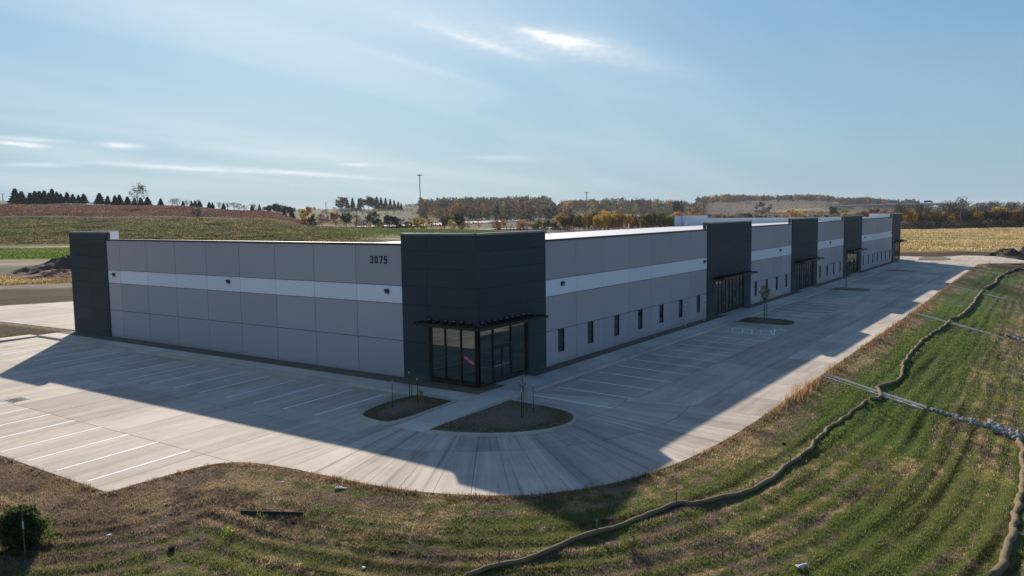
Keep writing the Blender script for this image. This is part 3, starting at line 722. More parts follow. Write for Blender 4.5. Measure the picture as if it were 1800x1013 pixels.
ISL.append(island([(38.9, -3.1), (40.9, -3.15), (41.3, -5.5), (41.0, -7.6), (39.2, -8.4), (37.4, -8.0), (36.9, -5.5), (37.1, -3.3)], ''))
ISL.append(island([(74.6, -3.1), (77.3, -3.1), (77.9, -5.5), (77.3, -7.6), (75.8, -8.1), (74.3, -7.7), (73.7, -5.5), (73.8, -3.4)], ''))
ISL.append(island([(112.5, -3.1), (114.9, -3.1), (115.3, -5.5), (114.8, -7.6), (113.6, -8.1), (112.2, -7.7), (111.7, -5.5), (111.8, -3.4)], ''))
ISL.append(island([(147.6, -3.2), (152, -2.6), (157, -3.1), (160.0, -5.0), (157.5, -7.8), (152, -8.4), (148.2, -6.6)], ''))

# ------------------------------------------------------------------ the building
B = thing('industrial_building', 'long low grey industrial building with charcoal towers and a pale band, number 3075', 'building')
HW, HT, JZ, S0, S1 = 8.838, 9.486, 2.462, 4.908, 6.091
GAP = 0.013
def fbox(side, a0, a1, z0, z1, o0, o1):
    """world box on a facade; o = distance proud of the wall plane"""
    if side == 'R': return (a0, a1, -o1, -o0, z0, z1)
    if side == 'L': return (-o1, -o0, a0, a1, z0, z1)
    if side == 'E': return (145.4+o0, 145.4+o1, a0, a1, z0, z1)
    if side == 'N': return (a0, a1, 48.4+o0, 48.4+o1, z0, z1)
def fpart(name, side, a0, a1, z0, z1, o0, o1, m, parent=None, boxes=None):
    x0, x1, y0, y1, zz0, zz1 = fbox(side, a0, a1, z0, z1, o0, o1)
    me = box_mesh(name, x1-x0, y1-y0, zz1-zz0)
    key = me.name+m.name
    if me.materials and me.materials[0] != m:
        me = cached((name, m.name, round(x1-x0, 3), round(y1-y0, 3), round(zz1-zz0, 3)), lambda: me.copy()); me.materials.clear(); me.materials.append(m)
    return link(name, me, m, parent or B, (x0, y0, zz0))
def fmulti(name, side, boxes, m, parent=None):
    mb = MB()
    for b in boxes: mb.box(*fbox(side, *b))
    return mb.obj(name, m, parent or B)
def panel(side, a0, a1, z0, z1, m, name='wall_panel', out=0.0, holes=()):
    GAP = 0.008 if name == 'charcoal_panel' else 0.022
    a0 += GAP; a1 -= GAP; z0 += GAP if z0 > 0.01 else 0; z1 -= GAP
    if not holes: return fpart(name, side, a0, a1, z0, z1, out-0.16, out, m)
    h0, h1, hz0, hz1 = holes[0]; bx = []
    if h0 > a0: bx.append((a0, min(h0, a1), z0, z1, out-0.16, out))
    if h1 < a1: bx.append((max(h1, a0), a1, z0, z1, out-0.16, out))
    m0, m1 = max(a0, h0), min(a1, h1)
    if hz0 > z0+0.01: bx.append((m0, m1, z0, hz0, out-0.16, out))
    if hz1 < z1-0.01: bx.append((m0, m1, hz1, z1, out-0.16, out))
    if bx: return fmulti(name, side, bx, m)
def window(side, ac, w=0.90, z0=0.80, z1=JZ-GAP):
    a0, a1 = ac-w/2, ac+w/2
    fr = fmulti('window', side, [(a0, a0+0.06, z0, z1, -0.13, -0.03), (a1-0.06, a1, z0, z1, -0.13, -0.03), (a0+0.06, a1-0.06, z0, z0+0.06, -0.13, -0.03), (a0+0.06, a1-0.06, z1-0.06, z1, -0.13, -0.03),
                                 (a0+0.06, a1-0.06, z0+0.80, z0+0.85, -0.13, -0.035)], M_black)
    fmulti('pane', side, [(a0+0.06, a1-0.06, z0+0.06, z0+0.80, -0.10, -0.085), (a0+0.06, a1-0.06, z0+0.85, z1-0.06, -0.10, -0.085)], M_glass, fr)
def greycols(side, cols, win=True):
    for i in range(len(cols)-1):
        a0, a1 = cols[i], cols[i+1]; c = (a0+a1)/2
        if win:
            panel(side, a0, a1, 0, JZ, M_grey, holes=[(c-0.45, c+0.45, 0.80, JZ)]); window(side, c)
        else: panel(side, a0, a1, 0, JZ, M_grey)
        panel(side, a0, a1, JZ, S0, M_grey); panel(side, a0, a1, S0, S1, M_band, 'band_panel'); panel(side, a0, a1, S1, HW, M_grey)
    fmulti('coping', side, [(cols[0]-0.0, cols[-1], HW, HW+0.045, -0.26, 0.03), (cols[0], cols[-1], HW-0.10, HW, 0.004, 0.03)], M_cope)
ROWS = [0, 1.23, JZ, 3.70, S0, 6.14, 7.30, 8.40, HT]
TO = 0.09
def towercols(side, cols, hole=None, top=HT):
    """hole=(a0,a1,ztop): storefront opening"""
    for i in range(len(cols)-1):
        a0, a1 = cols[i], cols[i+1]
        for j in range(len(ROWS)-1):
            z0, z1 = ROWS[j], ROWS[j+1]
            if hole and z0 < hole[2]-0.01:
                h0, h1, ht = hole
                if a0 >= h0-0.01 and a1 <= h1+0.01 and z1 <= ht+0.01: continue
                if a1 <= h0+0.01 or a0 >= h1-0.01: panel(side, a0, a1, z0, z1, M_dark, 'charcoal_panel', TO)
                else: panel(side, a0, a1, z0, z1, M_dark, 'charcoal_panel', TO, holes=[(h0, h1, z0, min(z1, ht)+(0.0 if z1 > ht else 0.02))])
            else: panel(side, a0, a1, z0, z1, M_dark, 'charcoal_panel', TO)
    fmulti('coping', side, [(cols[0], cols[-1], top, top+0.05, -0.26, TO+0.03), (cols[0], cols[-1], top-0.08, top, TO+0.004, TO+0.03)], M_copet)
w = 4.28
gr1 = [7.714+w*k for k in range(8)]                       # 7.71 .. 37.67
T2 = (37.67, 50.84); gr2 = list(np.linspace(50.84, 66.83, 5)); T3 = (66.83, 79.4); gr3 = list(np.linspace(79.4, 95.5, 5)); T4 = (95.5, 108.3)
gr4 = list(np.linspace(108.3, 136.5, 8)); T5 = (136.5, 145.4)
greycols('R', gr1); greycols('R', gr2); greycols('R', gr3); greycols('R', gr4)
SH = 3.62
towercols('R', [-TO, 5.54, 7.714], (0.10, 5.42, SH))
towercols('L', [0.0, 3.90, 6.103], (0.10, 3.86, SH))
for T in (T2, T3, T4):
    c = (T[0]+T[1])/2; towercols('R', [T[0], c-4.3, c, c+4.3, T[1]], (c-4.3, c+4.3, SH))
towercols('R', [T5[0], 139.0, 145.4+TO], (139.9, 145.3, SH))
lc = [6.103, 10.363]+[10.363+4.235*k for k in range(1, 8)]+[42.1]
greycols('L', lc, win=False)
towercols('L', [42.1, 45.05, 48.4+TO])
# far end and rear walls
for (a0, a1) in ((0, 6.03), (41.7, 48.4)):
    fpart('end_wall', 'E', a0, a1, 0, HT, -0.25, TO, M_dark)
fpart('end_wall', 'E', 6.03, 41.7, 0, HW, -0.25, 0.0, M_grey)
fpart('rear_wall', 'N', 0.0, 4.6, 0, HT, -0.2, TO, M_dark); fpart('rear_wall', 'N', 4.6, 140.8, 0, 6.9, -0.2, 0.0, M_grey); fpart('rear_wall', 'N', 140.8, 145.4, 0, HT, -0.2, TO, M_dark)
# loading doors on the rear
for k in range(14): fpart('loading_door', 'N', 10+k*9.4, 13.2+k*9.4, 0.0, 3.4, 0.0, 0.05, M_band)
# white liners inside the parapets
for nm, b in (('parapet_liner', (0.27, 4.6, 48.175, 48.195, 7.0, HT-0.02)), ('parapet_liner', (140.8, 145.1, 48.175, 48.195, 7.0, HT-0.02)),
              ('parapet_liner', (145.12, 145.145, 0.3, 6.03, 7.6, HT-0.01)), ('parapet_liner', (145.12, 145.145, 41.7, 48.1, 6.8, HT-0.01)), ('parapet_liner', (145.12, 145.145, 6.03, 41.7, 6.8, HW-0.01))):
    mb = MB(); mb.box(*b); mb.obj(nm, M_white, B)
fmulti('coping', 'E', [(-TO, 6.03, HT, HT+0.05, -0.28, TO+0.03), (41.7, 48.4, HT, HT+0.05, -0.28, TO+0.03), (6.03, 41.7, HW, HW+0.05, -0.28, 0.03)], M_copet)
fmulti('coping', 'N', [(0.0, 4.6, HT, HT+0.05, -0.24, TO+0.03), (140.8, 145.4, HT, HT+0.05, -0.24, TO+0.03)], M_copet)
# tower returns standing on the roof
for T in (T2, T3, T4):
    for a in (T[0], T[1]-0.2):
        mb = MB(); mb.box(a+0.002, a+0.198, 0.165, 0.45, 8.2, HT-0.001); mb.obj('tower_return', M_dark, B)
        mb = MB(); mb.box(a-0.02, a+0.22, 0.27, 0.48, HT, HT+0.05); mb.obj('coping', M_copet, B)
for b in ((7.49, 7.69, 0.165, 0.5, 8.2, HT-.001), (0.165, .5, 5.9, 6.09, 8.2, HT-.001), (136.52, 136.72, 0.165, .5, 8.2, HT-.001), (0.165, .4, 42.12, 42.32, 8.2, HT-.001)):
    mb = MB(); mb.box(*b); mb.obj('tower_return', M_dark, B)
# core behind the panels, roof
mb = MB(); mb.box(0.17, 145.14, 0.17, 48.1, -0.25, 6.6); mb.obj('structure_core', M_core, B)
mb = MB()
for bx in ((0.165, 0.26, 0.26, 48.1, 6.6, 8.82), (0.165, 145.0, 0.165, 0.26, 6.6, 8.82)): mb.box(*bx)
mb.obj('parapet_backing', M_white, B)
def rz(y): return 8.52-1.58*min(max(y, 0), 48.1)/48.1
mb = MB(); n = 24
for k in range(n):
    y0, y1 = 0.262+47.9*k/n, 0.262+47.9*(k+1)/n
    mb.poly([(0.262, y0, rz(y0)), (145.11, y0, rz(y0)), (145.11, y1, rz(y1)), (0.262, y1, rz(y1))])
mb.obj('roof', M_roof, B)
mb = MB(); mb.box(4.7, 140.7, 48.17, 48.45, 6.9, 6.96); mb.obj('gutter', M_copet, B)
def vent(x, y, h=0.75):
    z = rz(y); pts = [(0, 0, -0.1), (0, 0, h*0.75), (0.03, 0, h*0.95), (0.14, 0, h), (0.26, 0, h*0.93), (0.28, 0, h*0.78)]
    mb = MB(); mb.tube(pts, 0.07, 8); mb.obj('roof_vent', M_white, B, (x, y, z), smooth=True)
vent(61.5, 33.5, 1.0); vent(85.4, 32.6, 1.1); vent(123, 37.9, 1.1); vent(9.0, 3.0, 0.9)
# storefronts
def storefront(side, a0, a1, mulls, door=None, transoms=(), out=TO, top=SH, name='storefront'):
    """door=(d0,d1,ztop)"""
    rec = out-0.10; bx = []
    zb = 0.02
    bx.append((a0, a1, top-0.10, top, rec-0.10, rec+0.02))
    xs_ = [a0]+list(mulls)+[a1]
    for i, m_ in enumerate(xs_):
        wd = 0.055 if 0 < i < len(xs_)-1 else 0.09
        lo, hi = m_-wd, m_+wd
        if i == 0: lo, hi = m_, m_+0.14
        if i == len(xs_)-1: lo, hi = m_-0.14, m_
        bx.append((lo, hi, zb, top-0.10, rec-0.10, rec+0.02))
    fr = fmulti(name, side, bx, M_black)
    pieces = []
    for i in range(len(xs_)-1):
        lo = xs_[i]+(0.14 if i == 0 else 0.055); hi = xs_[i+1]-(0.14 if i == len(xs_)-2 else 0.055)
        dr = door and any(abs((lo+hi)/2-(d[0]+d[1])/2) < 0.5*(d[1]-d[0]) for d in door)
        zb2 = 2.34 if dr else 0.14
        levels = [zb2]+[t_ for t_ in transoms if t_ > zb2+0.1]+[top-0.10]
        if not dr: fmulti('sill', side, [(lo, hi, zb, 0.14, rec-0.10, rec+0.015)], M_black, fr)
        for k in range(len(levels)-1):
            l0 = levels[k]+(0.035 if k else 0.0); l1 = levels[k+1]-(0.035 if k < len(levels)-2 else 0)
            fpart('pane', side, lo, hi, l0, l1, rec-0.055, rec-0.04, M_glass, fr)
            if k: fmulti('transom', side, [(lo, hi, levels[k]-0.035, levels[k]+0.035, rec-0.10, rec+0.01)], M_black, fr)
    for d in (door or ()):
        d0, d1 = d[0], d[1]; mid = (d0+d1)/2
        fmulti('door_head', side, [(d0, d1, 2.26, 2.34, rec-0.10, rec+0.015)], M_black, fr)
        for q0, q1, hs in ((d0, mid, 1), (mid, d1, -1)):
            dd = fmulti('door', side, [(q0+0.01, q0+0.10, 0.03, 2.25, rec-0.07, rec-0.01), (q1-0.10, q1-0.01, 0.03, 2.25, rec-0.07, rec-0.01), (q0+0.10, q1-0.10, 0.03, 0.28, rec-0.07, rec-0.01), (q0+0.10, q1-0.10, 2.13, 2.25, rec-0.07, rec-0.01)], M_black)
            fpart('pane', side, q0+0.10, q1-0.10, 0.28, 2.13, rec-0.05, rec-0.035, M_glass, dd)
            fmulti('push_bar', side, [(q0+0.12, q1-0.12, 1.02, 1.07, rec-0.034, rec-0.015)], M_steel, dd)
            ha = q1-0.06 if hs == 1 else q0+0.06
            fmulti('handle', side, [(ha-0.015, ha+0.015, 0.9, 1.25, rec+0.03, rec+0.06), (ha-0.015, ha+0.015, 0.90, 0.93, rec-0.01, rec+0.03), (ha-0.015, ha+0.015, 1.22, 1.25, rec-0.01, rec+0.03)], M_steel, dd)
    return fr
storefront('R', 0.10, 5.42, [1.62, 3.62], door=[(1.67, 3.57)])
sfL = storefront('L', 0.10, 3.86, [1.36, 2.62], transoms=(2.36,))
mb = MB(); mb.box(-TO+0.0, 0.099, -TO+0.0, 0.099, 0.02, SH-0.001); mb.obj('corner_post', M_black, B)
for T in (T2, T3, T4):
    c = (T[0]+T[1])/2; a0, a1 = c-4.3, c+4.3; L = np.linspace(a0, a1, 9)
    storefront('R', a0, a1, list(L[1:-1]), door=[(L[2]+0.055, L[3]-0.055+0.0), (L[5]+0.055, L[6]-0.055)], transoms=(2.36,))
storefront('R', 139.9, 145.3, [141.6, 143.5], door=[(141.65, 143.45)], transoms=(2.36,))
# awnings with outrigger brackets
def canopy(a0, a1, zz=3.74, depth=1.25, side='R', nb=8):
    cp = fmulti('canopy', side, [(a0, a1, zz+0.04, zz+0.20, TO+depth-0.05, TO+depth), (a0, a0+0.05, zz+0.04, zz+0.20, TO+0.01, TO+depth-0.05), (a1-0.05, a1, zz+0.04, zz+0.20, TO+0.01, TO+depth-0.05),
                                 (a0+0.05, a1-0.05, zz+0.10, zz+0.13, TO+0.01, TO+depth-0.05)], M_black)
    for k in range(nb):
        a = a0+0.45+(a1-a0-0.9)*k/(nb-1); brace(side, a, zz, cp)
    return cp
def brace(side, a, zz, cp):
    fmulti('bracket', side, [(a-0.03, a+0.03, zz+0.131, zz+0.30, TO+0.02, TO+0.50), (a-0.05, a+0.05, zz+0.131, zz+0.44, TO+0.002, TO+0.04)], M_black, cp)
    fmulti('bracket_pad', side, [(a-0.05, a+0.05, zz+0.301, zz+0.34, TO+0.10, TO+0.22)], M_steel, cp)
D = 1.25; zz = 3.74
cpc = MB(); o = TO+D
cpc.box(-o, 6.0, -o, -o+0.05, zz+0.04, zz+0.20); cpc.box(-o, -o+0.05, -o+0.05, 4.25, zz+0.04, zz+0.20)
cpc.box(5.95, 6.0, -o+0.05, -TO-0.01, zz+0.04, zz+0.20); cpc.box(-o+0.05, -TO-0.01, 4.20, 4.25, zz+0.04, zz+0.20)
cpc.box(-o+0.05, 5.95, -o+0.05, -TO-0.01, zz+0.10, zz+0.13); cpc.box(-o+0.05, -TO-0.01, -TO-0.01, 4.20, zz+0.10, zz+0.13)
cc_ = cpc.obj('canopy', M_black, B)
for k in range(9): brace('R', 0.15+k*0.64, zz, cc_)
for k in range(6): brace('L', 0.35+k*0.66, zz, cc_)
for T in (T2, T3, T4): c = (T[0]+T[1])/2; canopy(c-5.2, c+5.2, nb=14)
canopy(138.9, 146.6, nb=9)
# wall packs
def wlight(side, a, z):
    mb = MB(); x0, x1, y0, y1, z0, z1 = fbox(side, a-0.16, a+0.16, z-0.15, z+0.15, 0.002, 0.10); mb.box(x0, x1, y0, y1, z0, z1)
    o_ = mb.obj('wall_light', M_black, B)
    fmulti('lens', side, [(a-0.14, a+0.14, z-0.12, z-0.02, 0.101, 0.13)], M_lens, o_); fmulti('hood', side, [(a-0.16, a+0.16, z+0.0, z+0.15, 0.101, 0.17)], M_black, o_)
for a in (41.06, 24.47, 7.48): wlight('L', a, 5.68)
for a in (10.0, 36.95, 61.9, 86.8, 110.95, 135.2): wlight('R', a, 5.68)
# house number
def stroke(path, wd, closed=False):
    P = [np.array(p, float) for p in path]; n = len(P); Lf = []; Rg = []
    for i in range(n):
        a = P[(i-1) % n] if (closed or i > 0) else None; b = P[(i+1) % n] if (closed or i < n-1) else None
        d1 = (P[i]-a)/np.linalg.norm(P[i]-a) if a is not None else None; d2 = (b-P[i])/np.linalg.norm(b-P[i]) if b is not None else None
        if d1 is None: d1 = d2
        if d2 is None: d2 = d1
        n1 = np.array([-d1[1], d1[0]]); n2 = np.array([-d2[1], d2[0]]); m_ = n1+n2; m_ /= np.linalg.norm(m_); s_ = wd/2/max(0.35, m_@n1)
        Lf.append(P[i]+m_*s_); Rg.append(P[i]-m_*s_)
    q = []
    for i in range(n if closed else n-1):
        j = (i+1) % n; q.append((Rg[i], Rg[j], Lf[j], Lf[i]))
    return q
DIG = {'3': [([(0, 5.9), (0, 6.9), (.7, 7.6), (2.7, 7.6), (3.4, 6.9), (3.4, 4.8), (2.6, 4.0), (1.2, 4.0)], False), ([(2.6, 4.0), (3.4, 3.2), (3.4, .9), (2.7, .2), (.7, .2), (0, .9), (0, 1.9)], False)],
       '0': [([(0, 1), (.8, .2), (2.6, .2), (3.4, 1), (3.4, 6.8), (2.6, 7.6), (.8, 7.6), (0, 6.8)], True)],
       '7': [([(-.5, 7.6), (3.5, 7.6), (3.5, 6.6), (1.4, -.4)], False)],
       '5': [([(3.8, 7.6), (.2, 7.6), (.2, 4.5), (2.6, 4.5), (3.4, 3.7), (3.4, 1), (2.6, .2), (.7, .2), (0, .9), (0, 1.8)], False)]}
yl = 9.00
for ch in '3075':
    mb = MB(); sc_ = 0.50/8.6
    for si, (pth, cl) in enumerate(DIG[ch]):
        for q in stroke(pth, 1.6, cl):
            o0 = 0.03+0.001*si
            pts = [(-o0, -p[0]*sc_, p[1]*sc_) for p in q]; back = [(-0.002, p[1], p[2]) for p in pts]
            mb.poly(pts)
            for e in range(4): mb.poly([pts[(e+1) % 4], pts[e], back[e], back[(e+1) % 4]])
    mb.obj('digit', M_black, B, (0, yl-0.06, 7.53)); yl -= 0.425
# FOR LEASE sticker on the glass of the corner storefront
cu = bpy.data.curves.new('lease_text', 'FONT'); cu.body = 'FOR LEASE'; cu.size = 0.17; cu.align_x = 'CENTER'; cu.align_y = 'CENTER'; cu.extrude = 0.001
to = bpy.data.objects.new('tmp', cu); COL.objects.link(to); dg = bpy.context.evaluated_depsgraph_get(); tme = bpy.data.meshes.new_from_object(to.evaluated_get(dg)); COL.objects.unlink(to); bpy.data.objects.remove(to)
M_red = plain('red sign', (0.62, 0.02, 0.06), 0.5, var=0.05); tme.materials.clear()
mb = MB(); mb.box(-0.47, 0.47, -0.13, 0.13, -0.004, 0.0)
Mrot = Matrix(((0, 0, -1, 0), (-1, 0, 0, 0), (0, 1, 0, 0), (0, 0, 0, 1)))
sign = mb.obj('lease_sign', M_red, B); sign.matrix_local = Matrix.Translation((-TO+0.118, 0.72, 1.64)) @ Mrot @ Matrix.Rotation(math.radians(-29), 4, 'Z')
tx = link('lettering', tme, M_paint, sign); tx.location = (0, 0, 0.003)
#@@BUILDING_END

# ------------------------------------------------------------------ vegetation builders
nr = np.random.RandomState(11)
PAL = dict(grey=(.115, .092, .078), rust=(.19, .085, .04), orange=(.52, .22, .04), yellow=(.62, .42, .06), ygreen=(.28, .27, .06), green=(.075, .105, .035),
           dkgreen=(.030, .048, .024), fir=(.018, .032, .022), brown=(.15, .10, .065), crimson=(.13, .022, .028), olive=(.12, .12, .05), mauve=(.14, .10, .10))
def quads_cloud(C, N, size, jitter=0.5, tri=False):
    """little leaf faces at C with random tilt; returns V,F"""
    n = len(C); a = nr.normal(size=(n, 3)); a /= np.linalg.norm(a, axis=1)[:, None]
    b = np.cross(a, nr.normal(size=(n, 3))); b /= np.linalg.norm(b, axis=1)[:, None]
    s_ = (size*(1-jitter/2+jitter*nr.rand(n)))[:, None]
    p0 = C-a*s_*.5-b*s_*.35; p1 = C+a*s_*.5-b*s_*.2; p2 = C+a*s_*.35+b*s_*.5; p3 = C-a*s_*.4+b*s_*.3
    V = np.stack([p0, p1, p2, p3], 1).reshape(-1, 3); F = np.arange(n*4).reshape(n, 4)
    return V, F
def crown_points(kind, n, seed):
    r_ = np.random.RandomState(seed)
    if kind == 'fir':
        t = r_.rand(n)**0.75                       # 0 top .. 1 bottom
        lay = np.sin(t*38+r_.rand()*6)*0.5+0.5
        rad = (0.03+0.27*t)*(0.62+0.38*lay)*(0.55+0.45*r_.rand(n)**0.5); th = r_.rand(n)*2*math.pi
        rad *= 1+0.22*np.sin(th*3+r_.rand()*6)*np.sin(t*9)
        return np.stack([rad*np.cos(th), rad*np.sin(th), 1.0-0.93*t-0.15*rad], -1)
    nc = {'round': 26, 'spread': 34, 'shrub': 18}[kind]
    cc = r_.normal(size=(nc, 3)); cc /= np.linalg.norm(cc, axis=1)[:, None]; cc *= (0.35+0.65*r_.rand(nc)**0.5)[:, None]
    rx = {'round': 0.30, 'spread': 0.42, 'shrub': 0.48}[kind]; rz_ = {'round': 0.33, 'spread': 0.30, 'shrub': 0.42}[kind]; z0 = {'round': 0.62, 'spread': 0.63, 'shrub': 0.47}[kind]
    cc = cc*np.array([rx, rx, rz_]); cr = 0.07+0.09*r_.rand(nc)
    k = r_.randint(0, nc, n); d = r_.normal(size=(n, 3)); d /= np.linalg.norm(d, axis=1)[:, None]
    P = cc[k]+d*(cr[k]*(0.5+0.6*r_.rand(n)))[:, None]; P[:, 2] += z0; P[:, 2] = np.maximum(P[:, 2], 0.04)
    return P
def proto_crown(kind, seed, n=420, size=0.055):
    key = ('crown', kind, seed, n)
    def f():
        P = crown_points(kind, n, seed); V, F = quads_cloud(P, None, size)
        me = mesh_np('crown', V, F); me.materials.append(M_leaf); return me
    return cached(key, f)
def branches(mb, p, d, L, r0, depth, R, spread=0.55, seg=4, up=0.12, tw=None):
    q = p+d*L; mid = p+d*L*0.5+np.array([R.uniform(-1, 1), R.uniform(-1, 1), R.uniform(-.3, .6)])*L*0.06
    mb.tube([p, mid, q], [r0, r0*0.82, r0*0.62], seg if depth > 1 else 3, cap=False)
    if depth == 0: return
    k = R.choice([2, 3, 3]) if depth > 1 else 3
    for i in range(k):
        nd = d+np.array([R.uniform(-1, 1), R.uniform(-1, 1), R.uniform(-.35, .8)])*spread*1.2+np.array([0, 0, up]); nd /= np.linalg.norm(nd)
        st = p+d*L*(R.uniform(0.55, 1.0)); branches(mb, st, nd, L*R.uniform(0.58, 0.78), r0*0.55, depth-1, R, spread, seg, up)
def proto_trunk(kind, seed):
    def f():
        R = random.Random(seed); mb = MB()
        if kind == 'fir': mb.tube([(0, 0, -.03), (0, 0, 0.9)], [0.022, 0.004], 5)
        else: branches(mb, np.array([0, 0, -0.03]), np.array([0, 0, 1.0]), 0.36, 0.022, 2, R)
        me = mb.mesh('trunk', True); me.materials.append(M_bark); return me
    return cached(('trunk', kind, seed), f)
def proto_bare(seed, depth=5, r0=0.020):
    def f():
        R = random.Random(seed); mb = MB(); branches(mb, np.array([0, 0, 0.22]), np.array([0.02, 0, 1.0]), 0.20, r0*0.8, depth, R, 0.62, 3, 0.18)
        zmax = max(v[2] for v in mb.v); s_ = 0.98/zmax
        mb.v = [(v[0]*s_, v[1]*s_, v[2]*s_ if v[2] > .3 else v[2]) for v in mb.v]
        me = mb.mesh('branches'); me.materials.append(M_barkb)
        t = MB(); t.tube([(0, 0, -.03), (0.005, 0, 0.15), (0, 0, 0.26)], [r0*1.25, r0, r0*0.85], 5, cap=False); tm = t.mesh('trunk', True); tm.materials.append(M_barkb)
        return me, tm
    return cached(('bare', seed, depth), f)
COUNT = {}
def tree(name, label, cat, pos, h, kind, col, group=None, wid=1.0, seed=None, n=900, size=0.062):
    seed = seed if seed is not None else rnd.randrange(4)
    t = thing(name, label, cat, pos, rnd.uniform(0, 6.28), group)
    if kind == 'bare':
        bm_, tm = proto_bare(seed); c = link('branches', bm_, None, t); k = link('trunk', tm, None, t)
        tw = link('twigs', proto_crown('round', seed+20, 620, 0.030), None, t); tw.color = (*PAL['grey'], 1); tw.scale = (h*wid*.85, h*wid*.85, h); tw['kind'] = 'stuff'
    else:
        c = link('crown', proto_crown(kind, seed, n, size), None, t); k = link('trunk', proto_trunk('fir' if kind == 'fir' else 'round', seed), None, t)
        v = 0.85+0.3*rnd.random(); c.color = (*[min(1, q*v*rnd.uniform(.92, 1.08)) for q in PAL[col]], 1)
    for o_ in (c, k): o_.scale = (h*wid, h*wid, h)
    return t
def ztop(u, v, r):
    d = FW + RT*(u-900)/CAMP['f'] - UP*(v-506.5)/CAMP['f']; d = d/np.hypot(d[0], d[1]); return CC[2]+d[2]*r*rsc(u)
def far_tree(u, v, r, kind, col, name, label, cat='tree', group=None, wid=1.0, **kw):
    p = polar(u, r); h = max(1.5, ztop(u, v, r)-p[2]); return tree(name, label, cat, p, h, kind, col, group, wid, **kw)
ORD = ['first', 'second', 'third', 'fourth', 'fifth', 'sixth', 'seventh', 'eighth', 'ninth', 'tenth', 'eleventh', 'twelfth', 'thirteenth', 'fourteenth', 'fifteenth', 'sixteenth',
       'seventeenth', 'eighteenth', 'nineteenth', 'twentieth']
def nth(i):
    if i < 20: return ORD[i]
    tens = {2: 'twenty', 3: 'thirty', 4: 'forty', 5: 'fifty'}[(i+1)//10]
    return tens+'-'+ORD[(i+1) % 10-1] if (i+1) % 10 else tens.replace('ty', 'tieth')
# dark conifers on the crest of the left hill
con = [(28, 333), (39, 339), (54, 342), (63, 339), (71, 338), (79, 337), (87, 341), (93, 335), (101, 338), (108, 343), (119, 340), (129, 341), (139, 342), (148, 344), (176, 341), (190, 345), (203, 344),
       (211, 344), (225, 347), (237, 348), (248, 349), (260, 347), (283, 348), (322, 353), (337, 353), (343, 354), (351, 355), (368, 355), (374, 357), (393, 359), (443, 361), (456, 361), (499, 369), (513, 372)]
for i, (u, v) in enumerate(con):
    far_tree(u, v-1.5+rnd.uniform(-1.5, 2.5), 560+rnd.uniform(-4, 6) if u < 420 else 545, 'fir', 'fir', 'conifer_tree', f'dark conifer on the left hill crest, {nth(i)} from the left end of the row', 'conifer', 'dark conifers along the crest of the left hill', wid=(1.75 if u < 400 else 1.3)*rnd.uniform(.78, 1.2), n=1100, size=0.075)
far_tree(243, 318, 500, 'bare', None, 'bare_tree', 'tall bare tree standing alone on the red prairie of the left hill', 'tree', seed=2, wid=1.1)
for i, (u, v, r) in enumerate([(303, 349, 600), (312, 348, 602), (329, 351, 604), (349, 351, 600), (385, 355, 590), (400, 355, 592), (412, 355, 590), (420, 357, 592), (446, 357, 700), (430, 360, 640)]):
    far_tree(u, v, r, 'bare', None, 'bare_tree', f'small bare tree behind the prairie crest, {nth(i)} from the left', 'tree', 'small bare trees behind the prairie crest', seed=3+i % 3, wid=1.5)
for i, (u, v, c) in enumerate([(470, 361, 'dkgreen'), (478, 358, 'green'), (486, 357, 'dkgreen'), (494, 359, 'olive'), (501, 362, 'dkgreen'), (508, 362, 'dkgreen')]):
    far_tree(u, v, 720, 'spread', c, 'broadleaf_tree', f'dark green tree in the clump beyond the prairie edge, {nth(i)} from the left', 'tree', 'clump of dark green trees beyond the prairie edge', wid=1.2)
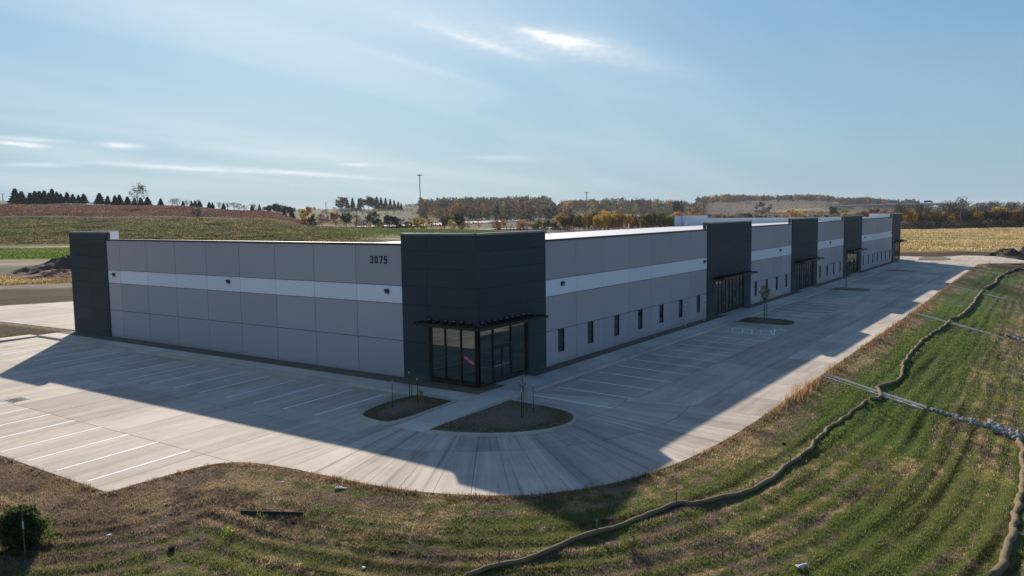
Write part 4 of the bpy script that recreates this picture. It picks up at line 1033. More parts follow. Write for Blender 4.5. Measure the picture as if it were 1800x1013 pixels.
T_ = [(535, 361, 432, 'shrub', 'yellow', 'yellow autumn tree at the right end of the prairie slope', 1.35), (550, 376, 425, 'shrub', 'dkgreen', 'dark green bushy tree just right of the yellow prairie tree', 1.0),
      (588, 371, 480, 'round', 'orange', 'orange tree behind the dark green bushy trees', 1.2), (591, 387, 436, 'shrub', 'orange', 'low orange shrub before the mid-distance trees', 1.0),
      (601, 343, 1100, 'round', 'rust', 'big russet tree beside the farmstead conifers', 1.1), (611, 352, 1105, 'fir', 'fir', 'leftmost farmstead conifer, beside the big russet tree', 1.3),
      (620, 348, 1100, 'fir', 'fir', 'second farmstead conifer right of the russet tree', 1.1), (631, 349, 1100, 'fir', 'fir', 'third farmstead conifer right of the russet tree', 1.0),
      (640, 346, 1110, 'round', 'olive', 'pale green tall tree left in the farmstead grove', 1.0), (648, 344, 1115, 'round', 'olive', 'tallest pale green tree of the farmstead grove', 1.0),
      (657, 345, 1120, 'round', 'dkgreen', 'dark round tree in the middle of the farmstead grove', 1.1),
      (608, 371, 434, 'round', 'green', 'green tree at mid distance, taller than the field crest', 1.2), (625, 376, 455, 'bare', None, 'bare brown tree between two green mid-distance trees', 1.6),
      (638, 383, 440, 'bare', None, 'low bare tree left of the widest green tree', 1.6), (656, 371, 438, 'round', 'green', 'widest green tree behind the green field', 1.2),
      (668, 381, 445, 'shrub', 'ygreen', 'yellow green bush right of the widest green tree', 1.2), (684, 375, 436, 'round', 'dkgreen', 'darkest round tree behind the green field', 1.1), (695, 378, 438, 'round', 'dkgreen', 'smaller dark tree touching the darkest round tree', 1.0),
      (706, 384, 434, 'shrub', 'green', 'round green bush left of the high mast light', 1.3), (722, 387, 432, 'shrub', 'ygreen', 'yellow green bush below the high mast light', 1.3), (733, 380, 440, 'round', 'green', 'green tree behind the big yellow tree', 1.1),
      (744, 377, 432, 'shrub', 'yellow', 'big yellow tree right beside the high mast light', 1.35), (781, 380, 460, 'round', 'olive', 'olive tree between the mast and the dark highway tree', 1.1), (791, 374, 470, 'round', 'ygreen', 'yellow green tree left of the dark highway tree', 1.0),
      (797, 383, 440, 'shrub', 'yellow', 'small yellow tree against the dark highway tree', 1.0), (806, 374, 440, 'round', 'dkgreen', 'dark green tree in front of the highway', 1.15), (812, 392, 430, 'shrub', 'ygreen', 'low yellow green shrub at the foot of the dark highway tree', 1.2),
      (865, 386, 470, 'bare', None, 'bare tree beside the orange highway tree', 1.5), (880, 383, 440, 'shrub', 'orange', 'orange tree in front of the highway', 1.0), (873, 391, 436, 'shrub', 'orange', 'lower orange shrub left of the orange highway tree', 1.0),
      (925, 387, 440, 'shrub', 'orange', 'orange red tree behind the small white sign', 1.3), (914, 391, 442, 'shrub', 'orange', 'low orange shrub left of the small white sign', 1.2),
      (1192, 351, 980, 'round', 'fir', 'dark upright evergreen standing alone above the highway', 0.9), (1125, 351, 1400, 'round', 'crimson', 'crimson tree in the wooded hillside', 1.3),
      (1339, 353, 1150, 'shrub', 'olive', 'lone yellow brown tree on the open brown hill', 1.5), (1463, 362, 900, 'round', 'fir', 'dark green tree before the left end of the bridge', 1.0), (1476, 361, 905, 'shrub', 'ygreen', 'pale yellow tree right of the dark tree by the bridge', 1.6),
         (345, 365, 424, 'shrub', 'green', 'single dark green bush on the prairie fence line', 1.2), (31, 363, 470, 'shrub', 'orange', 'orange bush at the left end of the prairie', 1.2), (62, 364, 470, 'shrub', 'ygreen', 'yellow green bush right of the orange prairie bush', 1.3),
      (1690, 346, 440, 'bare', None, 'largest bare tree, standing out above the belt on the right', 1.15)]
for (u, v, r, k, c, lab, wd) in T_:
    far_tree(u, v, r, k, c, {'fir': 'conifer_tree', 'bare': 'bare_tree', 'shrub': 'autumn_tree', 'round': 'broadleaf_tree'}[k], lab, 'tree', wid=wd, **(dict(seed=1) if u == 1690 else {}))
for i, (u, v) in enumerate([(663, 346), (670, 347), (678, 348), (686, 350), (693, 352), (700, 354), (705, 357)]):
    far_tree(u, v, 1125, 'fir', 'fir', 'conifer_tree', f'dark spruce in the windbreak right of the farmstead grove, {nth(i)} from the left', 'conifer', 'spruces of the farmstead windbreak', wid=1.1)
row = [(938, 391, 'ygreen'), (946, 387, 'olive'), (955, 389, 'ygreen'), (964, 386, 'green'), (974, 388, 'brown'), (985, 371, 'yellow'), (993, 383, 'olive'), (1000, 376, 'orange'), (1009, 373, 'green'), (1018, 378, 'brown'), (1026, 376, 'yellow'), (1035, 370, 'ygreen'), (1045, 371, 'olive'),
       (1053, 374, 'yellow'), (1062, 369, 'yellow'), (1070, 367, 'yellow'), (1079, 374, 'brown'), (1087, 371, 'orange'), (1095, 376, 'grey'), (1103, 372, 'yellow'), (1112, 377, 'rust'), (1120, 379, 'grey'), (1128, 376, 'brown'), (1136, 374, 'ygreen'), (1145, 371, 'olive'), (1153, 371, 'ygreen'), (1161, 372, 'ygreen'),
       (1170, 376, 'brown'), (1179, 377, 'ygreen'), (1188, 371, 'yellow'), (1196, 373, 'orange')]
cn = dict(ygreen='yellow green', olive='olive', green='green', brown='brown', yellow='yellow', orange='orange', grey='grey half bare', rust='russet')
for i, (u, v, c) in enumerate(row):
    far_tree(u, v, 425+rnd.uniform(-8, 16), 'bare' if c == 'grey' else 'round', c, 'autumn_tree', f'{cn[c]} tree in the autumn row behind the roof, {nth(i)} from the left', 'tree', 'autumn trees in the row behind the roof', wid=0.95)
mid = [(1205, 370, 520, 'yellow'), (1214, 373, 520, 'ygreen'), (1224, 368, 525, 'orange'), (1236, 376, 520, 'brown'), (1248, 376, 515, 'rust'), (1262, 378, 510, 'brown'), (1276, 373, 515, 'rust'), (1290, 375, 520, 'brown'), (1302, 373, 525, 'grey'), (1313, 374, 515, 'olive'), (1323, 374, 520, 'dkgreen'), (1335, 375, 520, 'rust'), (1350, 376, 510, 'ygreen'),
       (1362, 379, 510, 'green'), (1377, 379, 515, 'olive'), (1389, 368, 600, 'orange'), (1404, 369, 600, 'yellow'), (1414, 370, 605, 'yellow'), (1420, 374, 600, 'ygreen'), (1436, 376, 560, 'brown'), (1450, 373, 560, 'olive'), (1488, 370, 600, 'yellow'), (1500, 371, 600, 'ygreen'), (1512, 368, 620, 'rust'), (1524, 366, 620, 'orange'), (1535, 365, 625, 'rust'), (1547, 366, 620, 'rust'),
       (1560, 367, 600, 'orange'), (1571, 366, 600, 'olive'), (1581, 369, 560, 'ygreen')]
for i, (u, v, r, c) in enumerate(mid):
    far_tree(u, v, r, 'bare' if c == 'grey' else 'shrub', c, 'autumn_tree', f'{cn.get(c, "dark green")} tree beyond the far end of the roof, {nth(i)} from the left', 'tree', 'autumn trees beyond the far end of the roof', wid=1.25)
cols_ = ['brown', 'grey', 'yellow', 'olive', 'brown', 'mauve', 'orange', 'ygreen', 'brown', 'grey', 'olive', 'rust', 'yellow', 'green']
bi = 0
for k in range(50):
    u = 1583+k*5.4+rnd.uniform(-2, 2); c = cols_[(k*5+k//3) % len(cols_)]; kd = 'bare' if c in ('grey', 'mauve') or k % 5 == 0 else 'round'
    v = rnd.uniform(362, 376) if kd == 'round' else rnd.uniform(352, 366)
    far_tree(u, v, rnd.uniform(446, 470), kd, c, 'bare_tree' if kd == 'bare' else 'autumn_tree', f'{"bare grey" if kd == "bare" else cn.get(c, "brown")} tree in the belt behind the straw field, {nth(bi)} from the left', 'tree', 'trees of the belt behind the straw field', wid=1.25 if kd == 'round' else 1.4)
    bi += 1

def woodland(name, label, regions, pal, hr, per=60, seed=5, size=0.14, conif=0.1, gain=1.0):
    """far wood that reads as one mass: region = (u0,u1,r0,r1,count)"""
    r_ = np.random.RandomState(seed); Vs = []; Cs = []
    for (u0, u1, r0, r1, cnt) in regions:
        us = r_.uniform(u0, u1, cnt); rs = r_.uniform(r0, r1, cnt)
        az = np.interp(us, np.linspace(-500, 2300, 200), [azu(q) for q in np.linspace(-500, 2300, 200)])
        rs = rs/np.cos(az-_y); X = CC[0]+np.cos(az)*rs; Y = CC[1]+np.sin(az)*rs; Z = H(X, Y)
        hh = r_.uniform(hr[0], hr[1], cnt); ci = (fbm(X*0.02, Y*0.02, 90+seed)*len(pal)*1.6+r_.rand(cnt)*len(pal)*.7).astype(int) % len(pal)
        for i in range(cnt):
            con_ = r_.rand() < conif
            P = crown_points('fir' if con_ else ('round', 'spread')[r_.randint(2)], per, r_.randint(12))
            if not con_: P[:, 2] = P[:, 2]*1.3-0.27
            P = P*np.array([hh[i]*1.15, hh[i]*1.15, hh[i]])
            a = r_.rand()*6.28; ca, sa = math.cos(a), math.sin(a)
            P = np.stack([P[:, 0]*ca-P[:, 1]*sa, P[:, 0]*sa+P[:, 1]*ca, P[:, 2]], -1)+np.array([X[i], Y[i], Z[i]-0.3])
            Vs.append(P); c = np.array(PAL['fir'] if con_ else PAL[pal[ci[i]]])*r_.uniform(.65, 1.4)*gain; Cs.append((np.tile(c, (per, 1))*r_.uniform(.75, 1.25, (per, 1)), np.full(per, hh[i])))
    P = np.concatenate(Vs); C = np.concatenate([q[0] for q in Cs]); Hh = np.concatenate([q[1] for q in Cs])
    V, F = quads_cloud(P, None, Hh*size)
    o_ = link(name, mesh_np(name, V, F, col=np.repeat(C, 4, 0)), M_wood_leaf); tag(o_, label, 'woods', kind='stuff'); return o_
woodland('woodland', 'grey brown and orange woods on the hills behind the highway', [(740, 970, 760, 1400, 620), (735, 960, 1300, 1480, 200), (1000, 1240, 1180, 1700, 620), (960, 1010, 900, 1150, 80), (985, 1050, 1680, 1800, 90)],
         ['grey', 'brown', 'orange', 'olive', 'grey', 'mauve', 'rust', 'mauve', 'green', 'brown', 'grey', 'ygreen', 'dkgreen'], (7, 15), 50, 5, 0.15, 0.12, 1.0)
woodland('hilltop_woods', 'dark and red autumn woods along the top of the far right hill', [(1225, 1310, 1780, 2000, 160), (1300, 1600, 1840, 2050, 520), (1480, 1615, 1500, 1900, 280)],
         ['grey', 'rust', 'brown', 'rust', 'dkgreen', 'orange', 'rust', 'grey'], (9, 17), 44, 6, 0.16, 0.12, 1.0)
woodland('tree_belt', 'tangled brown undergrowth and trees along the far side of the straw field', [(1575, 1960, 452, 640, 330), (1960, 2300, 446, 600, 60)],
         ['brown', 'grey', 'mauve', 'olive', 'grey', 'yellow', 'brown', 'green', 'ygreen'], (5, 10), 90, 7, 0.085, 0.02, 1.7)
woodland('belt_undergrowth', 'low tangled brush at the foot of the tree belt on the right', [(1578, 1980, 438, 456, 420)], ['brown', 'mauve', 'olive', 'mauve', 'green', 'brown'], (2.5, 5), 40, 12, 0.15, 0.0, 1.7)
woodland('highway_scrub', 'mixed shrubs and small trees between the fields and the highway', [(560, 760, 445, 640, 70), (760, 960, 450, 540, 30), (1195, 1590, 480, 900, 170), (560, 745, 900, 1090, 60), (440, 600, 1250, 1500, 60), (700, 760, 1250, 1500, 60), (930, 1200, 428, 520, 90)],
         ['olive', 'brown', 'grey', 'orange', 'ygreen', 'brown', 'rust'], (3, 6.5), 50, 8, 0.12, 0.05)
woodland('hill_scrub', 'low scrub dotted over the open brown hill beyond the roof', [(1195, 1480, 950, 1350, 420), (1250, 1500, 1350, 1760, 330), (1000, 1200, 1000, 1200, 60)], ['mauve', 'brown', 'grey', 'rust', 'brown', 'olive'], (1.2, 3.2), 26, 15, 0.2, 0.0, 1.0)
woodland('horizon_treeline', 'thin dark treeline on the far right horizon', [(1600, 2300, 2450, 2650, 330), (1240, 1320, 2000, 2100, 50)], ['grey', 'dkgreen', 'mauve', 'brown'], (12, 17), 30, 9, 0.2, 0.1)

# ------------------------------------------------------------------ young trees, stakes
def tpost(x, y, h, label, group=None):
    z = float(H(x, y)[0]) if not any(False for _ in ()) else 0
    t = thing('tree_stake', label, 'stake', (x, y, zgi(x, y)), rnd.uniform(0, 3), group)
    mb = MB(); mb.box(-.022, .022, -.004, .004, -.3, h); mb.box(-.004, .004, 0.0041, .03, -.3, h); mb.obj('post', M_stake, t)
    mb = MB(); mb.box(-.024, .024, -.006, .032, h+.0, h+.12); mb.obj('tip', M_stakew, t)
def zgi(x, y): return zf(x, y)+0.17
def sapling(x, y, h, label, leaf=None, n=120, group=None, crownh=0.5, z=None, seed=1):
    t = thing('young_tree', label, 'young tree', (x, y, z if z is not None else zgi(x, y)), 0, group)
    R = random.Random(seed); mb = MB(); mb.tube([(0, 0, -.1), (0.01, 0, h*.5), (0, 0.01, h)], [0.022, 0.015, 0.004], 6); tips = []
    mb.obj('trunk', M_bark, t, smooth=True)
    mb = MB()
    for k in range(22):
        zz_ = h*(0.35+0.6*k/22); a = R.uniform(0, 6.28); L = h*0.16*(1.1-0.75*k/22)*R.uniform(.7, 1.2)
        e = (math.cos(a)*L*.6, math.sin(a)*L*.6, zz_+L*1.1); mb.tube([(0, 0, zz_), e], [0.007, 0.003], 3); tips.append(e)
    mb.obj('branches', M_bark, t)
    if leaf:
        P = []
        for k in range(n):
            q = R.random()**0.8; zz_ = h*(1-crownh*q); rr = h*0.17*math.sin(math.pi*min(1, 0.15+q*0.8))*R.uniform(.3, 1); a = R.uniform(0, 6.28)
            P.append((rr*math.cos(a), rr*math.sin(a), zz_))
        V, F = quads_cloud(np.array(P), None, 0.11); o_ = link('crown', mesh_np('crown', V, F), M_leaf, t); o_.color = (*leaf, 1)
    return t
sapling(-3.6, 2.3, 1.9, 'thin leafless sapling in the left corner bed', seed=1)
sapling(-3.8, -5.9, 2.6, 'thin bare sapling in the right corner bed before the entrance', leaf=(.12, .06, .045), n=16, seed=2)
sapling(40.6, -4.9, 3.3, 'young tree with an orange and green crown in the second planting bed', leaf=(.33, .20, .07), n=420, seed=3, crownh=0.45)
sapling(76.6, -4.6, 3.4, 'young tree with a few pale leaves in the third planting bed', leaf=(.22, .18, .10), n=60, seed=4)
sapling(114.0, -4.8, 3.6, 'bare young tree in the fourth planting bed', seed=5); sapling(148.6, -4.6, 3.2, 'bare young tree in the bed at the far end of the lot', seed=6)
for x, y, h, lb in ((-6.4, 1.2, 1.45, 'green stake with a white tip at the kerb side of the left corner bed'), (-4.0, 2.1, 1.45, 'green stake with a white tip, farthest back in the left corner bed'), (-5.3, 0.3, 1.5, 'green stake with a white tip beside the yellow shrub'),
                    (-4.4, -6.2, 1.45, 'green stake with a white tip left of the sapling in the right corner bed'), (-3.1, -6.1, 1.5, 'green stake right of the sapling in the right corner bed'),
                    (40.1, -5.0, 1.5, 'left stake holding the orange crowned young tree'), (41.2, -4.9, 1.6, 'right stake holding the orange crowned young tree'),
                    (76.1, -4.7, 1.5, 'left stake of the young tree in the third bed'), (77.1, -4.6, 1.5, 'right stake of the young tree in the third bed')):
    tpost(x, y, h, lb)
t = tree('yellow_shrub', 'small yellow leaved shrub in the left corner bed', 'shrub', (-4.3, 0.9, zgi(-4.3, .9)), 0.75, 'shrub', 'yellow', wid=0.8, seed=2, n=260, size=.09)

# evergreen shrub, lower left
bx, by, bz = at(40, 958)
t = thing('evergreen_shrub', 'dark green evergreen shrub alone on the grass bank', 'shrub', (bx, by, bz))
q_ = nr.rand(9000); zz_ = 1.3*q_; th_ = nr.rand(9000)*6.283
rr_ = 0.68*np.sqrt(np.clip(1-((q_-.42)/.62)**2, 0.02, 1))*(1+0.22*np.sin(th_*5+zz_*7)+0.12*np.sin(th_*9-zz_*13))*np.sqrt(0.35+0.65*nr.rand(9000))
P = np.stack([rr_*np.cos(th_), rr_*np.sin(th_), zz_+0.05*nr.normal(size=9000)+.06], -1)
V, F = quads_cloud(P, None, 0.07); cc3 = np.repeat(np.array((.085, .12, .04))*1.0*(0.5+1.1*nr.rand(len(P), 1)), 4, 0)
link('crown', mesh_np('crown', V, F, col=cc3), M_blade, t); mb = MB(); branches(mb, np.array([0, 0, -.1]), np.array([0, 0, 1.0]), .5, .03, 2, random.Random(3)); mb.obj('trunk', M_bark, t)
mx_, my_, mz_ = at(44, 975); t = thing('marker_stake', 'thin marker stake with a white band in front of the evergreen shrub', 'stake', (mx_, my_, mz_))
mb = MB(); mb.box(-.012, .012, -.012, .012, -.2, 1.75); mb.obj('rod', M_timber, t); mb = MB(); mb.box(-.02, .02, -.02, .02, 0.95, 1.22); mb.obj('band', M_stakew, t)

# ------------------------------------------------------------------ erosion socks
def ground_path(px, n=4, off=0.0):
    P = [at(u, v) for u, v in px]; Q = catmull([(p[0], p[1]) for p in P], n)
    return [(q[0], q[1], float(H(q[0], q[1])[0])+off) for q in Q]
def resample(P, step):
    P = np.array(P); L = np.concatenate([[0], np.cumsum(np.linalg.norm(np.diff(P, axis=0), axis=1))]); k = max(2, int(L[-1]/step)); s_ = np.linspace(0, L[-1], k)
    return np.stack([np.interp(s_, L, P[:, i]) for i in range(3)], -1), L[-1]
def sock(px, label, rad=0.11, group=None):
    P = ground_path(px); P, L = resample(P, 0.16); n = len(P); P[:, 2] = H(P[:, 0], P[:, 1])
    c = P.mean(0); mb = MB(); seg = 10; s_ = np.arange(n)*0.16
    wx = 0.16*(fbm(s_*.9, s_*0, 101)-.5)*2; rr = rad*(0.70+0.60*fbm(s_*2.6, s_*0+3, 102))
    mb.tube([(P[i][0]-c[0]+wx[i], P[i][1]-c[1]-wx[i], P[i][2]-c[2]+rad*0.72) for i in range(n)], rr, seg)
    o_ = mb.obj('erosion_sock', M_sock, None, tuple(c), smooth=True); tag(o_, label, 'erosion sock', group)
    return P
ss = 'erosion socks along the grass slope'
s1 = sock([(815, 1016), (850, 1003), (900, 993), (942, 979), (985, 963), (1020, 948), (1080, 930), (1120, 915), (1165, 897), (1190, 887), (1210, 889), (1240, 884), (1270, 876), (1310, 868), (1340, 855), (1365, 837), (1395, 813), (1425, 790), (1445, 765), (1470, 745), (1495, 727), (1512, 716), (1520, 706)],
          'longest straw sock, curving from the bottom of the picture to the nearest flume', 0.095, group=ss)
sock([(1527, 703), (1538, 703), (1549, 699), (1545, 692), (1541, 684), (1548, 681), (1566, 675), (1581, 668), (1585, 655), (1586, 645), (1592, 636), (1603, 620), (1612, 611), (1623, 598), (1642, 585), (1655, 578), (1664, 571), (1670, 565)], 'straw sock folded over the nearest flume and running up to the second flume', group=ss)
sock([(1671, 562), (1687, 558), (1698, 548), (1711, 536), (1717, 524), (1725, 515), (1728, 511)], 'short straw sock between the second and third flumes', 0.14, ss)
sock([(1730, 508), (1737, 505), (1751, 497), (1753, 491), (1760, 486), (1772, 479), (1786, 474), (1802, 475)], 'farthest straw sock, beyond the third flume', 0.14, ss)
sock([(1788, 768), (1797, 798), (1799, 825), (1796, 855), (1790, 895), (1779, 945), (1768, 978), (1748, 1016)], 'straw sock running down the lower right edge from the riprap', 0.14, ss)
k = 0
for i in range(8, len(s1)-6, 26):
    p = s1[i]; 
    t = MB(); t.box(-.02, .02, -.02, .02, -.1, 0.55+rnd.uniform(-.1, .12)); o_ = t.obj('sock_stake', M_timber, None, (p[0]+.02, p[1], p[2]), (rnd.uniform(-.12, .12), rnd.uniform(-.12, .12), 0))
    tag(o_, f'wooden stake through the longest straw sock, {nth(k)} from the bottom', 'stake', 'wooden stakes through the longest straw sock'); k += 1
# concrete flumes down the slope
def flume(x0, y0, y1, wd, label):
    t = thing('drainage_flume', label, 'drain channel', (x0, y0, 0)); n = max(3, int((y0-y1)/1.6)); ys_ = np.linspace(y0, y1, n+1)
    for i in range(n):
        V = []; F = []; prof = [(-wd/2-.02, -0.25), (-wd/2, 0.05), (-wd/2+.12, 0.04), (-wd*0.12, -.06), (wd*0.12, -.06), (wd/2-.12, 0.04), (wd/2, 0.05), (wd/2+.02, -0.25)]
        for yy in (ys_[i]-0.012, ys_[i+1]+0.012):
            zc = float(H(x0, yy)[0])+0.02
            for (a, b) in prof: V.append((a, yy-y0, zc+b))
        for q in range(7): F.append((q, q+8, q+9, q+1))
        F.append(tuple(range(8))); F.append(tuple(15-q for q in range(8)))
        me = bpy.data.meshes.new('channel_slab'); me.from_pydata(V, [], F); me.update(); link('channel_slab', me, M_walk, t)
flume(17.2, -16.35, -22.5, 1.0, 'nearest concrete drainage flume, crossed by the folded straw sock'); flume(55.7, -15.95, -24.4, 0.8, 'second concrete drainage flume down the grass slope')
flume(91.3, -15.3, -22.4, 0.8, 'third concrete drainage flume down the grass slope'); flume(127.0, -15.1, -20.5, 0.8, 'fourth and farthest concrete drainage flume')
# riprap
def rock_mesh(seed):
    def f():
        import bmesh
        bm = bmesh.new(); bmesh.ops.create_icosphere(bm, subdivisions=2, radius=1.0); R = random.Random(seed); o3 = Vector((R.uniform(0, 50), R.uniform(0, 50), 0))
        from mathutils import noise
        pl = [Vector((R.gauss(0, 1), R.gauss(0, 1), R.gauss(0, 1))).normalized() for _ in range(9)]
        for v in bm.verts:
            p = v.co.normalized(); m_ = 1.0
            for q in pl:
                dd = p.dot(q)
                if dd > 0.25: m_ = min(m_, 0.62/dd)
            v.co = p*m_*(1+0.06*noise.noise(p*3+o3))
        me = bpy.data.meshes.new('rock'); bm.to_mesh(me); bm.free(); me.materials.append(M_rock); return me
    return cached(('rock', seed), f)
def riprap(px0, px1, wd, cnt, smin, smax, group, label, seed=1, grow=False):
    a = np.array(at(*px0)); b = np.array(at(*px1)); d = b-a; L = np.hypot(d[0], d[1]); n2 = np.array([-d[1], d[0]])/L; R = random.Random(seed)
    for k in range(cnt):
        t_ = R.random(); off = R.uniform(-1, 1)*wd*(0.35+0.65*t_ if grow else 1); x, y = a[0]+d[0]*t_+n2[0]*off, a[1]+d[1]*t_+n2[1]*off
        s_ = R.uniform(smin, smax)*(0.6+0.6*t_ if grow else 1); o_ = link('riprap_rock', rock_mesh(R.randrange(8)), None, None, (x, y, float(H(x, y)[0])+s_*0.28), (R.uniform(0, 3), R.uniform(0, 3), R.uniform(0, 6)), (s_, s_*R.uniform(.7, 1), s_*R.uniform(.55, .8)))
        tag(o_, label, 'rock', group)
riprap((1628, 718), (1800, 772), 0.55, 105, 0.13, 0.27, 'riprap rocks below the nearest flume', 'grey limestone rock in the riprap line below the nearest flume', 3, True)
riprap((1735, 748), (1802, 776), 0.6, 26, 0.26, 0.42, 'riprap rocks below the nearest flume', 'grey limestone rock in the riprap line below the nearest flume', 4)
riprap((1770, 590), (1802, 602), 0.5, 26, 0.16, 0.32, 'riprap rocks below the second flume', 'pale limestone rock in the riprap below the second flume', 5)

# ------------------------------------------------------------------ litter on the grass
def blob(name, px, label, cat, size, m, seed=0):
    x, y, z = at(*px); o_ = link(name, rock_mesh(seed).copy(), None, None, (x, y, z+size[2]*0.5), (0, 0, rnd.uniform(0, 3)), size); o_.data.materials.clear(); o_.data.materials.append(m); tag(o_, label, cat)
M_tarp = plain('white torn cloth', (0.72, 0.72, 0.72), 0.7)
def rag(px, label, L=0.55):
    x, y, z = at(*px); mb = MB(); R = random.Random(int(px[0])); 
    for q in range(2):
        p = np.array([0, q*.12, 0.06]); pts = [p]
        for k in range(6): p = p+np.array([L/6, R.uniform(-.05, .05)*(1+q), R.uniform(-.03, .04)]); pts.append(p)
        mb.tube(pts, [0.02, .05, .035, .05, .04, .045, .015], 6)
    o_ = mb.obj('cloth_scrap', M_tarp, None, (x, y, z), (0, 0, math.radians(-52)), smooth=True); tag(o_, label, 'scrap')
rag((588, 862), 'twisted scrap of white cloth below the edge of the concrete'); rag((1400, 1000), 'scrap of white cloth low on the right-hand grass', 0.4)
blob('pale_stone', (193, 942), 'pair of pale stones on the lower left grass', 'stone', (.13, .09, .06), M_tarp, 2); blob('pale_stone', (496, 849), 'pale chip of stone near the red brown bank', 'stone', (.09, .07, .04), M_tarp, 3)
blob('dark_clod', (301, 966), 'black clod of earth on the lower left grass', 'clod', (.20, .16, .13), M_core, 4); blob('pale_stone', (640, 1000), 'pale stone at the bottom edge of the grass', 'stone', (.12, .09, .06), M_tarp, 5)
blob('pale_stone', (1457, 608+10), 'pale stone on the slope left of the second flume', 'stone', (.16, .12, .1), M_tarp, 5); blob('dark_clod', (1378, 782), 'dark clod above the longest straw sock', 'clod', (.14, .12, .1), M_core, 6)
a = np.array(at(424, 903)); b = np.array(at(533, 906)); d = b-a; L = float(np.hypot(d[0], d[1]))
mb = MB(); mb.box(0, L, -.012, .012, -.05, 0.13); mb.box(0.1, L*.8, -.05, -.014, -.05, 0.02)
o_ = mb.obj('black_board', M_core, None, tuple(a), (0, -math.atan2(d[2], L), math.atan2(d[1], d[0]))); tag(o_, 'long black board lying on edge in the foreground grass', 'board')

# ------------------------------------------------------------------ road, bridge, masts, signs, buildings far away
def ribbon(name, pts, wd, m, parent=None, zo=0.25, thick=0.6):
    P = []
    for i in range(len(pts)-1):
        for t_ in np.linspace(0, 1, 12, endpoint=False): P.append(np.array(pts[i])*(1-t_)+np.array(pts[i+1])*t_)
    P.append(np.array(pts[-1], float)); V = []; F = []
    for i, p in enumerate(P):
        d = P[min(i+1, len(P)-1)]-P[max(i-1, 0)]; d = d/np.hypot(d[0], d[1]); n2 = np.array([-d[1], d[0]])
        z = p[2] if len(p) > 2 else float(H(p[0], p[1])[0])+zo
        for s_, dz in ((-1, -thick), (-1, 0), (1, 0), (1, -thick)): V.append((p[0]+n2[0]*wd/2*s_, p[1]+n2[1]*wd/2*s_, z+dz))
    for i in range(len(P)-1):
        a_ = i*4
        for q in range(3): F.append((a_+q, a_+q+1, a_+q+5, a_+q+4))
    me = bpy.data.meshes.new(name); me.from_pydata(V, [], F); me.update(); o_ = link(name, me, m, parent); return o_
M_hw = plain('distant concrete road', (0.50, 0.48, 0.46), 0.6, var=0.08, scale=.2)
hw = [polar(690, 520), polar(757, 575), polar(815, 640), polar(880, 720), polar(957, 850), polar(1040, 1000), polar(1130, 1180), polar(1230, 1330), polar(1350, 1440)]
hz_ = [3.2, 3.0, 3.0, 3.2, 3.6, 3.4, 3.6, 4.0, 4.6]
hwp = [(p[0], p[1], z) for p, z in zip(hw, hz_)]
tag(ribbon('highway', hwp, 11, M_hw, thick=2.5), kind='structure')
def offs(P, o): 
    out = []
    for i, p in enumerate(P):
        d = np.array(P[min(i+1, len(P)-1)])-np.array(P[max(i-1, 0)]); d = d/np.hypot(d[0], d[1]); out.append((p[0]-d[1]*o, p[1]+d[0]*o, p[2]))
    return out
tag(ribbon('highway', offs(hwp, 24), 11, M_hw, thick=2.5), kind='structure')
fr_ = [polar(840, 440), polar(880, 445), polar(930, 452), polar(990, 470)]; tag(ribbon('service_road', [(p[0], p[1], 2.0+.0*i) for i, p in enumerate(fr_)], 8, M_hw, thick=1.8), kind='structure')
# bridge
br = thing('highway_bridge', 'long pale road bridge on piers below the red hilltop woods', 'bridge')
A_ = np.array([*polar(1462, 1060)[:2], ztop(1462, 361.2, 1060)]); B_ = np.array([*polar(1660, 1000)[:2], ztop(1660, 356.8, 1000)])
ribbon('deck', [A_, (A_+B_)/2+np.array([0, 0, .8]), B_], 12, M_white, br, thick=1.5); 
gd = [A_-np.array([0, 0, 1.501]), (A_+B_)/2-np.array([0, 0, .701]), B_-np.array([0, 0, 1.501])]; ribbon('girder', gd, 9, M_galv, br, thick=1.1)
for f_ in (0.12, 0.30, 0.48, 0.66, 0.84):
    p = A_*(1-f_)+B_*f_; zg = float(H(p[0], p[1])[0]); mb = MB(); mb.box(-4.5, 4.5, -.9, .9, zg-1, p[2]-1.7); mb.obj('pier', M_curb, br, (p[0], p[1], 0), (0, 0, math.atan2(B_[1]-A_[1], B_[0]-A_[0])+math.pi/2))
def mast(u, v, r, label, kind='mast'):
    p = polar(u, r); h = ztop(u, v, r)-p[2]; t = thing({'mast': 'high_mast_light', 'power': 'power_pole', 'radio': 'radio_mast'}[kind], label, {'mast': 'light mast', 'power': 'power pole', 'radio': 'radio mast'}[kind], p)
    mb = MB(); wd = 0.0008*r if kind == 'mast' else 0.0005*r; mb.tube([(0, 0, 0), (0, 0, h*.98)], [wd, wd*.6], 8); mb.obj('pole', M_galv if kind != 'power' else M_bark, t, smooth=True)
    if kind == 'mast':
        mb = MB(); R_ = 0.0042*r*0.6; mb.tube([(0, 0, h*.975), (0, 0, h*.995)], [R_*.5, R_*.3], 10); mb.obj('ring', M_black, t)
        for k in range(6):
            a = k*math.pi/3; mb = MB(); mb.box(-.35*R_/1.3, .35*R_/1.3, -.25*R_/1.3, .25*R_/1.3, -.3, 0.1); mb.obj('floodlight', M_black, t, (R_*math.cos(a), R_*math.sin(a), h*.985))
    if kind == 'power':
        mb = MB(); mb.box(-1.5, 1.5, -.12, .12, h*.9, h*.9+.25); mb.obj('crossarm', M_bark, t, rot=(0, 0, azu(u)+math.pi/2))
    return t
mast(739, 306.5, 480, 'tall high mast light standing above the trees'); mast(1031, 337.5, 1000, 'smaller high mast light, farther away over the brown woods')
mast(573, 355.5, 1000, 'power pole on the skyline left of the farmstead', 'power'); mast(929, 341, 1450, 'thin radio mast on the wooded hilltop', 'radio')
